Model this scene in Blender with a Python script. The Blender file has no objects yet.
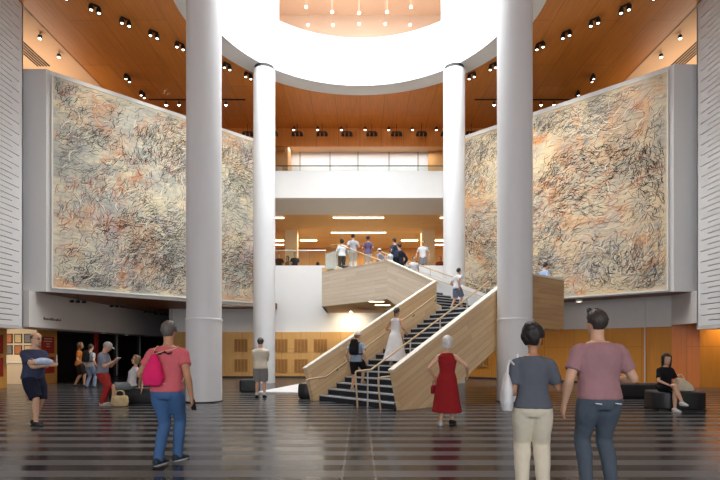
import bpy, bmesh, math, random
from mathutils import Vector, Matrix, noise
V = Vector
R = math.radians
PI = math.pi
SC = bpy.context.scene
COL = SC.collection
rnd = random.Random(7)
F = 518.0          # focal length in pixels of the 720 wide frame
EYE = 1.4
HOR = 351.0        # horizon row

def at(px, py, y):
    """point seen at pixel (px, py) standing y metres in front of the camera"""
    return V(((px-360)*y/F, y, EYE+(HOR-py)*y/F))

# ------------------------------------------------------------------ objects
def link(o, parent=None):
    COL.objects.link(o)
    if parent: o.parent = parent
    return o

def mesh_obj(name, bm, m, parent=None, smooth=False, loc=None, off=None):
    if off is not None:
        bmesh.ops.translate(bm, verts=bm.verts, vec=-V(off))
    bmesh.ops.recalc_face_normals(bm, faces=bm.faces)
    me = bpy.data.meshes.new(name)
    bm.to_mesh(me); bm.free()
    if smooth:
        me.polygons.foreach_set('use_smooth', [True]*len(me.polygons))
        me.set_sharp_from_angle(angle=R(42))
    me.materials.append(m)
    o = bpy.data.objects.new(name, me)
    if loc is not None: o.location = loc
    return link(o, parent)

def tag(o, label, cat, group=None):
    o['label'] = label; o['category'] = cat
    if group: o['group'] = group
    return o

def thing(name, label, cat, loc=(0, 0, 0), rz=0, group=None):
    o = bpy.data.objects.new(name, None)
    o.empty_display_size = .1
    o.location = loc; o.rotation_euler = (0, 0, rz)
    link(o)
    return tag(o, label, cat, group)

def struct(name, bm, m, smooth=False):
    o = mesh_obj(name, bm, m, None, smooth)
    o['kind'] = 'structure'
    return o

def kids(o): return [c for c in bpy.data.objects if c.parent == o]

def copy_tree(o, parent=None):
    c = o.copy(); COL.objects.link(c)
    if parent: c.parent = parent
    for ch in kids(o): copy_tree(ch, c)
    return c

# ------------------------------------------------------------------ shapes
def NB(): return bmesh.new()

def box(bm, c, s, rot=None, bev=0):
    r = bmesh.ops.create_cube(bm, size=1)
    vs = r['verts']
    M = Matrix.Translation(V(c))
    if rot is not None: M = M @ rot.to_4x4()
    M = M @ Matrix.Diagonal((s[0], s[1], s[2], 1))
    bmesh.ops.transform(bm, matrix=M, verts=vs)
    if bev:
        es = list({e for v in vs for e in v.link_edges})
        bmesh.ops.bevel(bm, geom=es, offset=bev, segments=2, affect='EDGES', profile=.7)
    return bm

def bx(bm, x0, x1, y0, y1, z0, z1, bev=0):
    return box(bm, ((x0+x1)/2, (y0+y1)/2, (z0+z1)/2), (abs(x1-x0), abs(y1-y0), abs(z1-z0)), None, bev)

def extr(bm, pts, vec):
    a = [bm.verts.new(V(p)) for p in pts]
    b = [bm.verts.new(V(p)+V(vec)) for p in pts]
    n = len(a)
    bm.faces.new(a); bm.faces.new(list(reversed(b)))
    for i in range(n):
        bm.faces.new((a[i], b[i], b[(i+1) % n], a[(i+1) % n]))
    return bm

def prism(bm, plan, z0, z1):
    return extr(bm, [(p[0], p[1], z0) for p in plan], (0, 0, z1-z0))

def loft(bm, rings):
    rs = [[bm.verts.new(p) for p in r] for r in rings]
    n = len(rs[0])
    for a, b in zip(rs, rs[1:]):
        for i in range(n):
            bm.faces.new((a[i], a[(i+1) % n], b[(i+1) % n], b[i]))
    bm.faces.new(list(reversed(rs[0]))); bm.faces.new(rs[-1])
    return bm

def ring(c, ax, ay, n=16, e=2.0):
    out = []
    for i in range(n):
        t = 2*PI*i/n
        ct, st = math.cos(t), math.sin(t)
        k = (abs(ct)**e+abs(st)**e)**(-1/e)
        out.append(c+ax*(ct*k)+ay*(st*k))
    return out

def tube(bm, pts, rad, n=10, flat=None):
    """swept tube; rad number or list; flat = (vector, factor) squashes the section along a vector"""
    pts = [V(p) for p in pts]
    if not isinstance(rad, (list, tuple)): rad = [rad]*len(pts)
    m = len(pts)
    tang = []
    for i in range(m):
        a = pts[max(i-1, 0)]; b = pts[min(i+1, m-1)]
        d1 = (pts[i]-a); d2 = (b-pts[i])
        d = (d1.normalized() if d1.length > 1e-9 else V((0, 0, 0)))+(d2.normalized() if d2.length > 1e-9 else V((0, 0, 0)))
        tang.append(d.normalized() if d.length > 1e-9 else V((0, 0, 1)))
    up = V((0, 0, 1)) if abs(tang[0].z) < .9 else V((1, 0, 0))
    nx = tang[0].cross(up).normalized()
    rings = []
    for i in range(m):
        nx = (nx-tang[i]*nx.dot(tang[i]))
        nx = nx.normalized() if nx.length > 1e-6 else tang[i].orthogonal().normalized()
        ny = tang[i].cross(nx)
        rings.append(ring(pts[i], nx*rad[i], ny*rad[i], n))
    return loft(bm, rings)

def spline(pts, rad, k=4):
    """catmull-rom resample of points and radii"""
    P = [V(p) for p in pts]; m = len(P); op = []; orr = []
    for i in range(m-1):
        p0, p1, p2, p3 = P[max(i-1, 0)], P[i], P[i+1], P[min(i+2, m-1)]
        r0, r1, r2, r3 = rad[max(i-1, 0)], rad[i], rad[i+1], rad[min(i+2, m-1)]
        for j in range(k):
            t = j/k
            f = lambda a, b, c, d: .5*((2*b)+(c-a)*t+(2*a-5*b+4*c-d)*t*t+(3*b-a-3*c+d)*t**3)
            op.append(f(p0, p1, p2, p3)); orr.append(f(r0, r1, r2, r3))
    op.append(P[-1]); orr.append(rad[-1])
    return op, orr

def stube(bm, pts, rad, k=4, n=12):
    if not isinstance(rad, (list, tuple)): rad = [rad]*len(pts)
    p, r = spline(pts, rad, k)
    return tube(bm, p, r, n)

def lathe(bm, prof, n=32, c=(0, 0, 0)):
    c = V(c)
    rs = [[bm.verts.new(c+V((r*math.cos(2*PI*i/n), r*math.sin(2*PI*i/n), z))) for i in range(n)] for r, z in prof]
    for a, b in zip(rs, rs[1:]):
        for i in range(n):
            bm.faces.new((a[i], a[(i+1) % n], b[(i+1) % n], b[i]))
    if prof[0][0] > 1e-4: bm.faces.new(list(reversed(rs[0])))
    if prof[-1][0] > 1e-4: bm.faces.new(rs[-1])
    return bm

def ell(bm, c, rx, ry, rz, M=None, n=16, m=10):
    rs = bmesh.ops.create_uvsphere(bm, u_segments=n, v_segments=m, radius=1)
    T = Matrix.Translation(V(c)) @ (M.to_4x4() if M is not None else Matrix()) @ Matrix.Diagonal((rx, ry, rz, 1))
    bmesh.ops.transform(bm, matrix=T, verts=rs['verts'])
    return bm

# ------------------------------------------------------------------ materials
class NT:
    def __init__(s, name):
        s.m = bpy.data.materials.new(name); s.m.use_nodes = True
        s.t = s.m.node_tree; s.n = s.t.nodes; s.l = s.t.links
        s.b = s.n['Principled BSDF']
    def new(s, typ, **kw):
        n = s.n.new(typ)
        for k, v in kw.items(): setattr(n, k, v)
        return n
    def put(s, sock, v):
        if isinstance(v, bpy.types.NodeSocket): s.l.new(v, sock)
        else: sock.default_value = v
    def math(s, op, a, b=0.0, c=None):
        n = s.new('ShaderNodeMath', operation=op)
        s.put(n.inputs[0], a); s.put(n.inputs[1], b)
        if c is not None: s.put(n.inputs[2], c)
        return n.outputs[0]
    def dot(s, v, w):
        n = s.new('ShaderNodeVectorMath', operation='DOT_PRODUCT')
        s.put(n.inputs[0], v); n.inputs[1].default_value = w
        return n.outputs['Value']
    def comb(s, x, y, z=0.0):
        n = s.new('ShaderNodeCombineXYZ')
        s.put(n.inputs[0], x); s.put(n.inputs[1], y); s.put(n.inputs[2], z)
        return n.outputs[0]
    def mix(s, f, a, b, mode='MIX'):
        n = s.new('ShaderNodeMix', data_type='RGBA', blend_type=mode)
        s.put(n.inputs[0], f)
        for i, v in ((6, a), (7, b)):
            s.put(n.inputs[i], v if isinstance(v, bpy.types.NodeSocket) else (*v[:3], 1))
        return n.outputs[2]
    def noise(s, vec, scale, detail=3, rough=.5, dist=0.0):
        n = s.new('ShaderNodeTexNoise')
        s.put(n.inputs['Vector'], vec); n.inputs['Scale'].default_value = scale
        n.inputs['Detail'].default_value = detail; n.inputs['Roughness'].default_value = rough
        n.inputs['Distortion'].default_value = dist
        return n.outputs['Fac']
    def ramp(s, f, stops):
        n = s.new('ShaderNodeValToRGB'); s.put(n.inputs[0], f)
        cr = n.color_ramp
        while len(cr.elements) < len(stops): cr.elements.new(.5)
        for e, (p, c) in zip(cr.elements, stops): e.position = p; e.color = (*c[:3], 1)
        return n.outputs[0]
    def pos(s): return s.new('ShaderNodeNewGeometry').outputs['Position']
    def obj(s): return s.new('ShaderNodeTexCoord').outputs['Object']
    def bump(s, h, strength=.2, dist=.01):
        n = s.new('ShaderNodeBump'); n.inputs['Strength'].default_value = strength
        n.inputs['Distance'].default_value = dist; s.put(n.inputs['Height'], h)
        s.l.new(n.outputs[0], s.b.inputs['Normal'])
    def base(s, c): s.put(s.b.inputs['Base Color'], c if isinstance(c, bpy.types.NodeSocket) else (*c[:3], 1))
    def rough(s, r): s.put(s.b.inputs['Roughness'], r)

def lin(r, g, b):
    f = lambda c: (c/255/12.92) if c/255 <= .04045 else ((c/255+.055)/1.055)**2.4
    return (f(r), f(g), f(b))

_M = {}
def paint(key, c, rough=.6, var=.04, metal=0.0):
    if key in _M: return _M[key]
    t = NT(key)
    n = t.noise(t.obj(), 3.0, 3)
    t.base(t.mix(n, [max(0, x*(1-var)) for x in c], [min(1, x*(1+var)) for x in c]))
    t.rough(rough); t.b.inputs['Metallic'].default_value = metal
    _M[key] = t.m
    return t.m

def fabric(key, c, rough=.9, var=.12, bump=.35):
    if key in _M: return _M[key]
    t = NT(key)
    o = t.obj()
    n = t.noise(o, 9, 4, .6)
    w = t.noise(o, 160, 2)
    t.base(t.mix(n, [x*(1-var) for x in c], [min(1, x*(1+var)) for x in c]))
    t.rough(rough); t.b.inputs['Specular IOR Level'].default_value = .2
    t.bump(t.math('ADD', n, t.math('MULTIPLY', w, .12)), bump, .02)
    _M[key] = t.m
    return t.m

def skin(key, c):
    if key in _M: return _M[key]
    t = NT(key)
    n = t.noise(t.obj(), 14, 3)
    t.base(t.mix(n, [x*.93 for x in c], [min(1, x*1.07) for x in c]))
    t.rough(.5); t.b.inputs['Specular IOR Level'].default_value = .35
    t.b.inputs['Subsurface Weight'].default_value = .05
    t.b.inputs['Subsurface Radius'].default_value = (.01, .004, .002)
    _M[key] = t.m
    return t.m

def hairmat(key, c):
    if key in _M: return _M[key]
    t = NT(key)
    o = t.obj()
    mp = t.new('ShaderNodeMapping'); mp.inputs['Scale'].default_value = (60, 60, 7)
    t.l.new(o, mp.inputs[0])
    n = t.noise(mp.outputs[0], 1.0, 3)
    t.base(t.mix(n, [x*.6 for x in c], [min(1, x*1.35) for x in c]))
    t.rough(.55); t.bump(n, .5, .01)
    _M[key] = t.m
    return t.m

def emit(key, c, s):
    if key in _M: return _M[key]
    t = NT(key)
    t.base((0.02, .02, .02))
    t.b.inputs['Emission Color'].default_value = (*c, 1); t.b.inputs['Emission Strength'].default_value = s
    _M[key] = t.m
    return t.m

def planks(key, c1, c2, seam, along, across, width, length, rough=.5, mortar=.004, grain=.25, coat=0.0):
    """timber boards: rows of `width` across, `length` along, in world directions"""
    if key in _M: return _M[key]
    t = NT(key)
    p = t.pos()
    a = t.dot(p, along); b = t.dot(p, across)
    br = t.new('ShaderNodeTexBrick')
    t.put(br.inputs['Vector'], t.comb(a, b))
    br.inputs['Color1'].default_value = (*c1, 1); br.inputs['Color2'].default_value = (*c2, 1)
    br.inputs['Mortar'].default_value = (*seam, 1)
    br.inputs['Scale'].default_value = 1; br.inputs['Mortar Size'].default_value = mortar
    br.inputs['Mortar Smooth'].default_value = .2
    br.inputs['Brick Width'].default_value = length; br.inputs['Row Height'].default_value = width
    br.offset = .37
    g = t.noise(t.comb(t.math('MULTIPLY', a, .8), t.math('MULTIPLY', b, 14.0), t.math('MULTIPLY', b, 3.0)), 1.0, 5, .6)
    gr = t.ramp(g, [(.3, (1-grain,)*3), (.7, (1+0*grain, 1, 1))])
    t.base(t.mix(1.0, br.outputs['Color'], gr, 'MULTIPLY'))
    t.rough(rough)
    t.b.inputs['Coat Weight'].default_value = coat
    _M[key] = t.m
    return t.m

def glass(key, tint=(.9, .95, .95), alpha=.12, rough=.03):
    if key in _M: return _M[key]
    t = NT(key)
    tr = t.new('ShaderNodeBsdfTransparent'); tr.inputs[0].default_value = (*tint, 1)
    gl = t.new('ShaderNodeBsdfGlossy'); gl.inputs['Roughness'].default_value = rough
    gl.inputs['Color'].default_value = (.9, .9, .9, 1)
    fr = t.new('ShaderNodeLayerWeight'); fr.inputs[0].default_value = .25
    mx = t.new('ShaderNodeMixShader')
    t.l.new(t.math('ADD', t.math('MULTIPLY', t.math('POWER', fr.outputs['Facing'], 4.0), .5), alpha*.25), mx.inputs[0])
    t.l.new(tr.outputs[0], mx.inputs[1]); t.l.new(gl.outputs[0], mx.inputs[2])
    t.l.new(mx.outputs[0], t.n['Material Output'].inputs[0])
    _M[key] = t.m
    return t.m

WHITE = paint('white_plaster', (.80, .80, .79), .7, .02)
COLW = paint('white_column_paint', (.80, .81, .82), .45, .015)
DRUMW = paint('drum_white', (.80, .80, .80), .7, .01)
GREY = paint('grey_plaster', (.64, .61, .59), .75, .03)
SOFT = paint('soffit_grey', (.86, .86, .85), .7, .02)
BLACK = paint('black_metal', (.012, .012, .013), .45, .1)
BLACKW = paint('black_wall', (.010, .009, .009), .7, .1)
METAL = paint('brushed_steel', (.62, .62, .6), .3, .03, .9)
LENS = emit('lamp_lens', (1, .86, .66), 6)
BULB = emit('lamp_lens_bright', (1, .84, .6), 40)
STRIP = emit('light_strip', (1, .84, .6), 9)
GLASS = glass('clear_glass')
# ================================================================== SETTING
CEIL = 13.92
CC = (0.0, 18.65)         # centre of the round opening
RI, RO = 5.75, 6.6

# ---- floor: bands of honed and polished granite, a slate strip down the middle
def floor_mat():
    t = NT('granite_bands')
    p = t.pos()
    sx = t.new('ShaderNodeSeparateXYZ'); t.l.new(p, sx.inputs[0])
    x, y = sx.outputs[0], sx.outputs[1]
    f = t.math('FRACT', t.math('DIVIDE', t.math('SUBTRACT', y, 5.91-.147), .59))
    light = t.math('LESS_THAN', f, .5)
    ax = t.math('ABSOLUTE', t.math('ADD', x, .012))
    aisle = t.math('LESS_THAN', ax, .17)
    edge = t.math('MULTIPLY', t.math('LESS_THAN', ax, .195), t.math('GREATER_THAN', ax, .17))
    speck = t.noise(p, 90, 2, .7)
    cloud = t.noise(p, .9, 3)
    slab = t.new('ShaderNodeTexBrick')
    t.put(slab.inputs['Vector'], t.comb(x, t.math('SUBTRACT', y, 5.91-.147)))
    slab.inputs['Scale'].default_value = 1; slab.inputs['Brick Width'].default_value = .9
    slab.inputs['Row Height'].default_value = .295; slab.inputs['Mortar Size'].default_value = .003
    slab.inputs['Color1'].default_value = (.9, .9, .9, 1); slab.inputs['Color2'].default_value = (1.08, 1.08, 1.08, 1)
    slab.inputs['Mortar'].default_value = (.6, .6, .6, 1)
    lc = t.mix(speck, (.072, .072, .075), (.118, .118, .121))
    dc = t.mix(speck, (.012, .012, .013), (.028, .026, .026))
    c = t.mix(light, dc, lc)
    c = t.mix(aisle, c, t.mix(speck, (.030, .026, .024), (.05, .044, .04)))
    c = t.mix(edge, c, (.16, .16, .165))
    c = t.mix(1.0, c, slab.outputs['Color'], 'MULTIPLY')
    c = t.mix(t.math('MULTIPLY', cloud, .25), c, (.03, .03, .03))
    t.base(c)
    r = t.math('ADD', .13, t.math('MULTIPLY', light, .14))
    t.rough(t.math('ADD', r, t.math('MULTIPLY', cloud, .05)))
    t.put(t.b.inputs['Specular IOR Level'], t.math('ADD', .17, t.math('MULTIPLY', light, .13)))
    return t.m
b = NB(); bx(b, -19, 19, -9, 42, -.3, 0)
struct('floor', b, floor_mat())

# ---- timber ceiling with the round opening
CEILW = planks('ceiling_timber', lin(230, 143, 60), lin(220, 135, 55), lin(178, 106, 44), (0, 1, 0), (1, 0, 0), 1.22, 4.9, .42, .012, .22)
def ceiling():
    bm = NB()
    X, Y0, Y1 = 12.25, -9.0, 29.1
    n = 96
    for z, flip in ((CEIL, False), (CEIL+.35, True)):
        inner = []; outer = []
        for i in range(n):
            a = 2*PI*i/n
            c, s = math.cos(a), math.sin(a)
            inner.append(bm.verts.new((CC[0]+RO*c, CC[1]+RO*s, z)))
            k = min((X if c > 0 else X)/abs(c) if abs(c) > 1e-6 else 1e9, ((Y1-CC[1]) if s > 0 else (CC[1]-Y0))/abs(s) if abs(s) > 1e-6 else 1e9)
            outer.append(bm.verts.new((CC[0]+k*c, CC[1]+k*s, z)))
        for i in range(n):
            j = (i+1) % n
            bm.faces.new((inner[i], inner[j], outer[j], outer[i]))
        # corner triangles so the outline stays a rectangle
        for i in range(n):
            j = (i+1) % n
            a, c = outer[i].co, outer[j].co
            if abs(abs(a.x)-abs(c.x)) > 1e-4 and abs(a.y-c.y) > 1e-4:
                xx = math.copysign(X, a.x+c.x); yy = Y1 if max(a.y, c.y) > CC[1] else Y0
                bm.faces.new((outer[i], outer[j], bm.verts.new((xx, yy, z))))
    # edge fascia of the timber
    bx(bm, -X, -X+.04, Y0, Y1, CEIL, CEIL+.35); bx(bm, X-.04, X, Y0, Y1, CEIL, CEIL+.35)
    return bm
struct('ceiling', ceiling(), CEILW)

# ---- white drum of the skylight, with the soffit ring and a window at the back
def drum():
    bm = NB(); n = 120
    top, sill = 21.0, 16.14
    wa = math.atan2(3.68, 23.24-CC[1])       # half angle of the window, from +Y
    zs = [CEIL-.02, sill, 19.5, top]
    def vv(i, r, z):
        a = 2*PI*i/n
        return V((CC[0]+r*math.sin(a), CC[1]+r*math.cos(a), z))
    def inwin(i):
        a = 2*PI*(i+.5)/n
        if a > PI: a -= 2*PI
        return abs(a) < wa
    for i in range(n):
        for k in range(3):
            if k == 1 and inwin(i): continue
            bm.faces.new([bm.verts.new(vv(i, RI, zs[k])), bm.verts.new(vv(i+1, RI, zs[k])), bm.verts.new(vv(i+1, RI, zs[k+1])), bm.verts.new(vv(i, RI, zs[k+1]))])
            bm.faces.new([bm.verts.new(vv(i, RO, zs[k])), bm.verts.new(vv(i+1, RO, zs[k])), bm.verts.new(vv(i+1, RO, zs[k+1])), bm.verts.new(vv(i, RO, zs[k+1]))])
        if inwin(i):
            for z in (sill, 19.5):
                bm.faces.new([bm.verts.new(vv(i, RI, z)), bm.verts.new(vv(i+1, RI, z)), bm.verts.new(vv(i+1, RO, z)), bm.verts.new(vv(i, RO, z))])
    for i in range(n):
        if inwin(i) != inwin((i-1) % n):
            bm.faces.new([bm.verts.new(vv(i, RI, sill)), bm.verts.new(vv(i, RO, sill)), bm.verts.new(vv(i, RO, 19.5)), bm.verts.new(vv(i, RI, 19.5))])
    bmesh.ops.remove_doubles(bm, verts=bm.verts, dist=1e-4)
    return bm
struct('wall_drum', drum(), DRUMW, False)
b = NB(); n = 120
ri = [[b.verts.new((CC[0]+r*math.sin(2*PI*i/n), CC[1]+r*math.cos(2*PI*i/n), z)) for i in range(n)] for r, z in ((RI+.02, CEIL-.03), (RO+.05, CEIL-.03), (RO+.05, CEIL+.02))]
for a_, b_ in zip(ri, ri[1:]):
    for i in range(n): b.faces.new((a_[i], a_[(i+1) % n], b_[(i+1) % n], b_[i]))
struct('trim_1', b, SOFT, True)

# upper gallery seen through the drum window
PEACH = paint('peach_plaster', lin(228, 204, 182), .7, .02)
b = NB()
bx(b, -6, 6, 29.0, 29.2, 15.2, 22); bx(b, -6.1, -6, 23.2, 29.2, 15.2, 22); bx(b, 6, 6.1, 23.2, 29.2, 15.2, 22)
bx(b, -6, 6, 25.4, 29.2, 15.0, 15.2)
struct('wall_gallery', b, PEACH)
b = NB(); bx(b, -6, 6, 23.0, 29.2, 20.2, 20.4)
struct('ceiling_gallery', b, PEACH)

# ---- side walls of slotted white boards
CLAD = paint('clad_board', lin(228, 229, 229), .55, .015)
DARKSLOT = paint('clad_gap', (.05, .05, .05), .8, .02)
def clad(s):
    bm = NB(); i = 0; z = 2.28; X = 12.2
    while z < CEIL:
        z1 = min(z+.19, CEIL)
        bx(bm, s*X, s*(X+.06), -9, 18.75, z+.027, z1)
        e = 18.17 if i % 2 else 18.55
        bx(bm, s*X, s*(X+.06), e, 18.75, z, z+.027)
        z += .19; i += 1
    bx(bm, s*X, s*(X+.10), 18.70, 18.76, 2.28, CEIL)
    return bm
for s, nm in ((-1, 'wall_left'), (1, 'wall_right')):
    struct(nm, clad(s), CLAD)
    b = NB(); bx(b, s*12.262, s*12.4, -9, 18.7, 2.28, CEIL)
    struct(nm+'_backing', b, DARKSLOT)

# ---- angled walls that carry the two canvases
PW = paint('canvas_wall', lin(222, 222, 220), .7, .01)
ZB, ZT = 3.60, 11.83
for s, nm in ((-1, 'wall_left_angled'), (1, 'wall_right_angled')):
    plan = [(s*12.75, 19.15), (s*11.6, 19.15), (s*11.49, 19.3), (s*4.45, 26.16), (s*4.45, 26.95), (s*4.9, 26.95), (s*12.2, 19.9)]
    b = NB(); prism(b, plan, ZB, ZT if s < 0 else ZT+.17)
    struct(nm, b, PW)

# ---- soffits under the canvases
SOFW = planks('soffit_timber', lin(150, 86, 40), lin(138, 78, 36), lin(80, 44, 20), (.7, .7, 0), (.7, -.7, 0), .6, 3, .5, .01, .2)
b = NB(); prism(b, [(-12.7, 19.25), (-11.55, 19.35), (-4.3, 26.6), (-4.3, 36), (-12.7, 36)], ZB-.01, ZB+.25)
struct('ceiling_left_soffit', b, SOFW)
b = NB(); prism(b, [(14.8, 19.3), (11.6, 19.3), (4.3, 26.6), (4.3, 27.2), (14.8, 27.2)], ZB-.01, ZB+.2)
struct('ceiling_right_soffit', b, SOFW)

# ---- side ceilings beyond the timber, and the walls that close the hall
TAN = paint('tan_plaster', lin(214, 172, 134), .7, .03)
DUSK = paint('slate_blue_wall', lin(70, 78, 88), .8, .03)
for s, nm in ((-1, 'ceiling_left'), (1, 'ceiling_right')):
    b = NB(); bx(b, s*12.1, s*18.5, -9, 32, CEIL+.36, CEIL+.6); struct(nm, b, TAN)
b = NB(); bx(b, -18.6, -18.4, 15, 32, ZB, 14.6); bx(b, -18.5, -8.5, 29.6, 29.8, ZB+.3, 14.6); struct('wall_left_outer', b, TAN)
b = NB(); bx(b, 18.4, 18.6, 15, 32, 0, 14.6); bx(b, 8.5, 18.5, 29.6, 29.8, ZB+.3, 14.6); struct('wall_right_outer', b, DUSK)
for s, nm in ((-1, 'trim_2'), (1, 'trim_3')):      # slot diffuser in the side ceiling
    b = NB()
    for k in range(5): bx(b, s*(14.0+k*.13), s*(14.06+k*.13), 20.0, 23.4, CEIL+.33, CEIL+.365)
    struct(nm, b, BLACK)

# ---- left: grey lintel wall, shop front, corridor
b = NB(); bx(b, -13.5, -12.0, 18.78, 36, 2.28, ZB); struct('wall_left_lower', b, GREY)
b = NB(); bx(b, -13.5, -12.21, -9, 18.78, 2.20, 2.30); struct('trim_4', b, GREY)
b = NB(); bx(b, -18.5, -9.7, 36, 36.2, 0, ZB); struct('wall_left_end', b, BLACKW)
OAK = planks('orange_oak', lin(224, 164, 84), lin(214, 152, 74), lin(150, 98, 44), (0, 0, 1), (.7, .7, 0), 1.2, 2.5, .45, .008, .18)
# shop front: dark glazing with mullions, the book room behind its doorway
SHOPX = -13.35
b = NB(); bx(b, SHOPX-.05, SHOPX, 22.8, 35.9, 0, 2.4); struct('window_1', b, paint('shop_glass_dark', (.012, .011, .011), .12, .05))
b = NB(); bx(b, -18.4, SHOPX-.06, 22.9, 23.0, 0, 3); bx(b, -18.4, -13.5, 15.9, 16.0, 0, 3); bx(b, -17.1, -17.0, 15.9, 23, 0, 3)
struct('wall_shop', b, paint('shop_white', lin(240, 228, 208), .7, .03))
b = NB(); bx(b, -18.4, -13.45, 15.9, 23, 2.9, 3.0); struct('ceiling_shop', b, WHITE)
b = NB(); bx(b, SHOPX-.08, SHOPX, 8, 17.2, 0, 2.4); struct('wall_left_dado', b, OAK)

# ---- back wall
WOODB = planks('back_oak', lin(226, 178, 108), lin(218, 168, 98), lin(158, 110, 56), (0, 0, 1), (1, 0, 0), 1.02, 2.4, .42, .008, .15)
b = NB(); bx(b, -9.7, 7.4, 26.9, 27.1, 2.39, 5.84); struct('wall_back', b, WHITE)
b = NB(); bx(b, -9.7, 7.4, 26.86, 27.1, 0, 2.39); struct('wall_back_panelling', b, WOODB)
b = NB(); bx(b, -9.9, -9.7, 26.86, 36.1, 0, ZB); struct('wall_left_corridor', b, GREY)

# ---- right: panelling below the canvas
OAKR = planks('right_oak', lin(212, 144, 56), lin(204, 134, 50), lin(140, 90, 40), (0, 0, 1), (.7, -.7, 0), 1.35, 2.5, .4, .008, .16)
OAKN = planks('niche_oak', lin(226, 128, 38), lin(218, 120, 32), lin(140, 80, 30), (0, 0, 1), (.7, -.7, 0), 1.3, 2.5, .4, .006, .16)
def seg(p, q, z0, z1, th=.12):
    p, q = V((*p, 0)), V((*q, 0)); d = (q-p).normalized(); nrm = V((-d.y, d.x, 0))
    if nrm.y < 0: nrm = -nrm
    b = NB(); prism(b, [p.xy, q.xy, (q+nrm*th).xy, (p+nrm*th).xy], z0, z1); return b
struct('wall_right_panelling', seg((5.48, 26.9), (12.27, 20.4), 0, 2.38), OAKR)
struct('wall_right_lower', seg((5.45, 26.86), (12.24, 20.36), 2.36, ZB), GREY)
struct('wall_right_niche', seg((12.27, 20.4), (13.06, 19.9), 0, 2.5), OAKN)
struct('wall_right_end', seg((13.06, 19.9), (18.3, 19.2), 0, 2.9), OAKR)
b = NB(); bx(b, 12.21, 13.2, -9, 18.78, 2.18, 2.30); struct('trim_5', b, GREY)
b = NB(); bx(b, 12.3, 18.4, 18.7, 20.4, 2.9, 3.0); struct('ceiling_right_lower', b, GREY)
b = NB(); bx(b, 12.24, 12.34, 18.78, 20.5, 2.42, ZB); struct('wall_right_return', b, GREY)
b = NB(); bx(b, 16.0, 16.2, -9, 19.4, 0, 3); struct('wall_right_dado', b, OAKR)
for i, xx in enumerate((0.5,)):
    p = V((5.45, 26.86)).lerp(V((12.24, 20.36)), .90)
    b = NB(); box(b, (p.x-.02, p.y-.02, 1.83), (.035, .035, 3.6), Matrix.Rotation(R(-44), 3, 'Z')); struct('trim_6', b, GREY)
b = NB(); 
p0, p1 = V((5.44, 26.8)), V((12.2, 20.3))
tube(b, [(p0.x, p0.y, .05), (p1.x, p1.y, .05)], .05, 6); struct('baseboard_right', b, paint('dark_base', (.05, .03, .02), .6))
b = NB(); bx(b, -9.7, 5.4, 26.82, 26.86, 0, .1); struct('baseboard_back', b, paint('dark_base', (.05, .03, .02), .6))

# ---- floors of the upper levels (white slabs with solid parapets)
b = NB(); bx(b, -8.5, 8.5, 27.1, 42, 5.2, 5.5); struct('floor_second', b, paint('grey_floor', lin(150, 146, 140), .4, .03))
b = NB(); bx(b, -4.75, 4.75, 26.9, 27.3, 9.35, 10.75); struct('wall_parapet', b, WHITE)
b = NB(); bx(b, -8.5, 8.5, 30.2, 42, 9.35, 9.9); struct('ceiling_second_rear', b, planks('second_ceiling_warm_tint', lin(238, 196, 138), lin(232, 188, 130), lin(206, 160, 104), (1, 0, 0), (0, 1, 0), .6, 3.9, .6, .006, .1))  # warm light on the rear ceiling is painted in as tan boards
b = NB(); bx(b, -8.5, 8.5, 27.3, 30.2, 9.35, 9.9); struct('ceiling_second', b, paint('second_ceiling', lin(226, 228, 228), .75, .02))
b = NB(); bx(b, -8.5, 8.5, 27.3, 32, 9.9, 10.1); struct('floor_third', b, paint('pale_floor', lin(190, 160, 120), .4, .03))
BACKW = planks('second_back_oak', lin(214, 158, 86), lin(206, 148, 78), lin(150, 98, 48), (0, 0, 1), (1, 0, 0), 1.3, 3.9, .5, .01, .15)
b = NB(); bx(b, -8.5, 8.5, 40, 40.2, 5.4, 9.4); bx(b, -8.5, -8.3, 27.1, 40, 5.4, 9.4); bx(b, 8.3, 8.5, 27.1, 40, 5.4, 9.4)
struct('wall_second_back', b, BACKW)
PIL = paint('pillar_cream', lin(236, 214, 178), .6, .02)
for i, (px0, px1, y) in enumerate(((285, 297, 34), (422, 435, 34))):
    x0, x1 = (px0-360)*y/F, (px1-360)*y/F
    b = NB(); bx(b, x0, x1, y, y+.8, 5.5, 9.4); o = struct('pillar_second', b, PIL)
# third level: timber fascia, window wall
b = NB(); bx(b, -12.3, 12.3, 29.1, 29.3, 12.92, CEIL+.3); struct('trim_7', b, CEILW)
b = NB(); bx(b, -12.3, 12.3, 29.3, 32.1, 13.3, 13.42); struct('ceiling_third', b, paint('tan_plaster2', lin(224, 190, 150), .7, .02))
b = NB(); bx(b, -8.5, 8.5, 31.0, 31.15, 10.1, 13.35); struct('wall_third_back', b, paint('third_panel', lin(222, 224, 228), .6, .03))
b = NB()
for px in (270, 300, 330, 358, 389, 418, 446): 
    x = (px-360)*30.95/F; bx(b, x-.025, x+.025, 30.92, 31.0, 10.1, 13.3)
struct('window_2', b, paint('mullion_grey', lin(150, 146, 142), .5))
b = NB(); bx(b, -4.3, -4.1, 29.4, 31, 10.1, 13.3); x0, x1 = (275-360)*30.9/F, (288-360)*30.9/F
bx(b, x0-1, x1, 30.86, 30.92, 10.1, 13.3); x0, x1 = (428-360)*30.9/F, (443-360)*30.9/F; bx(b, x0, x1+1, 30.86, 30.92, 10.1, 13.3)
struct('wall_third_timber', b, planks('third_oak', lin(226, 178, 112), lin(218, 168, 104), lin(160, 110, 60), (0, 0, 1), (1, 0, 0), 1.0, 3.9, .5, .01, .12))

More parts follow.
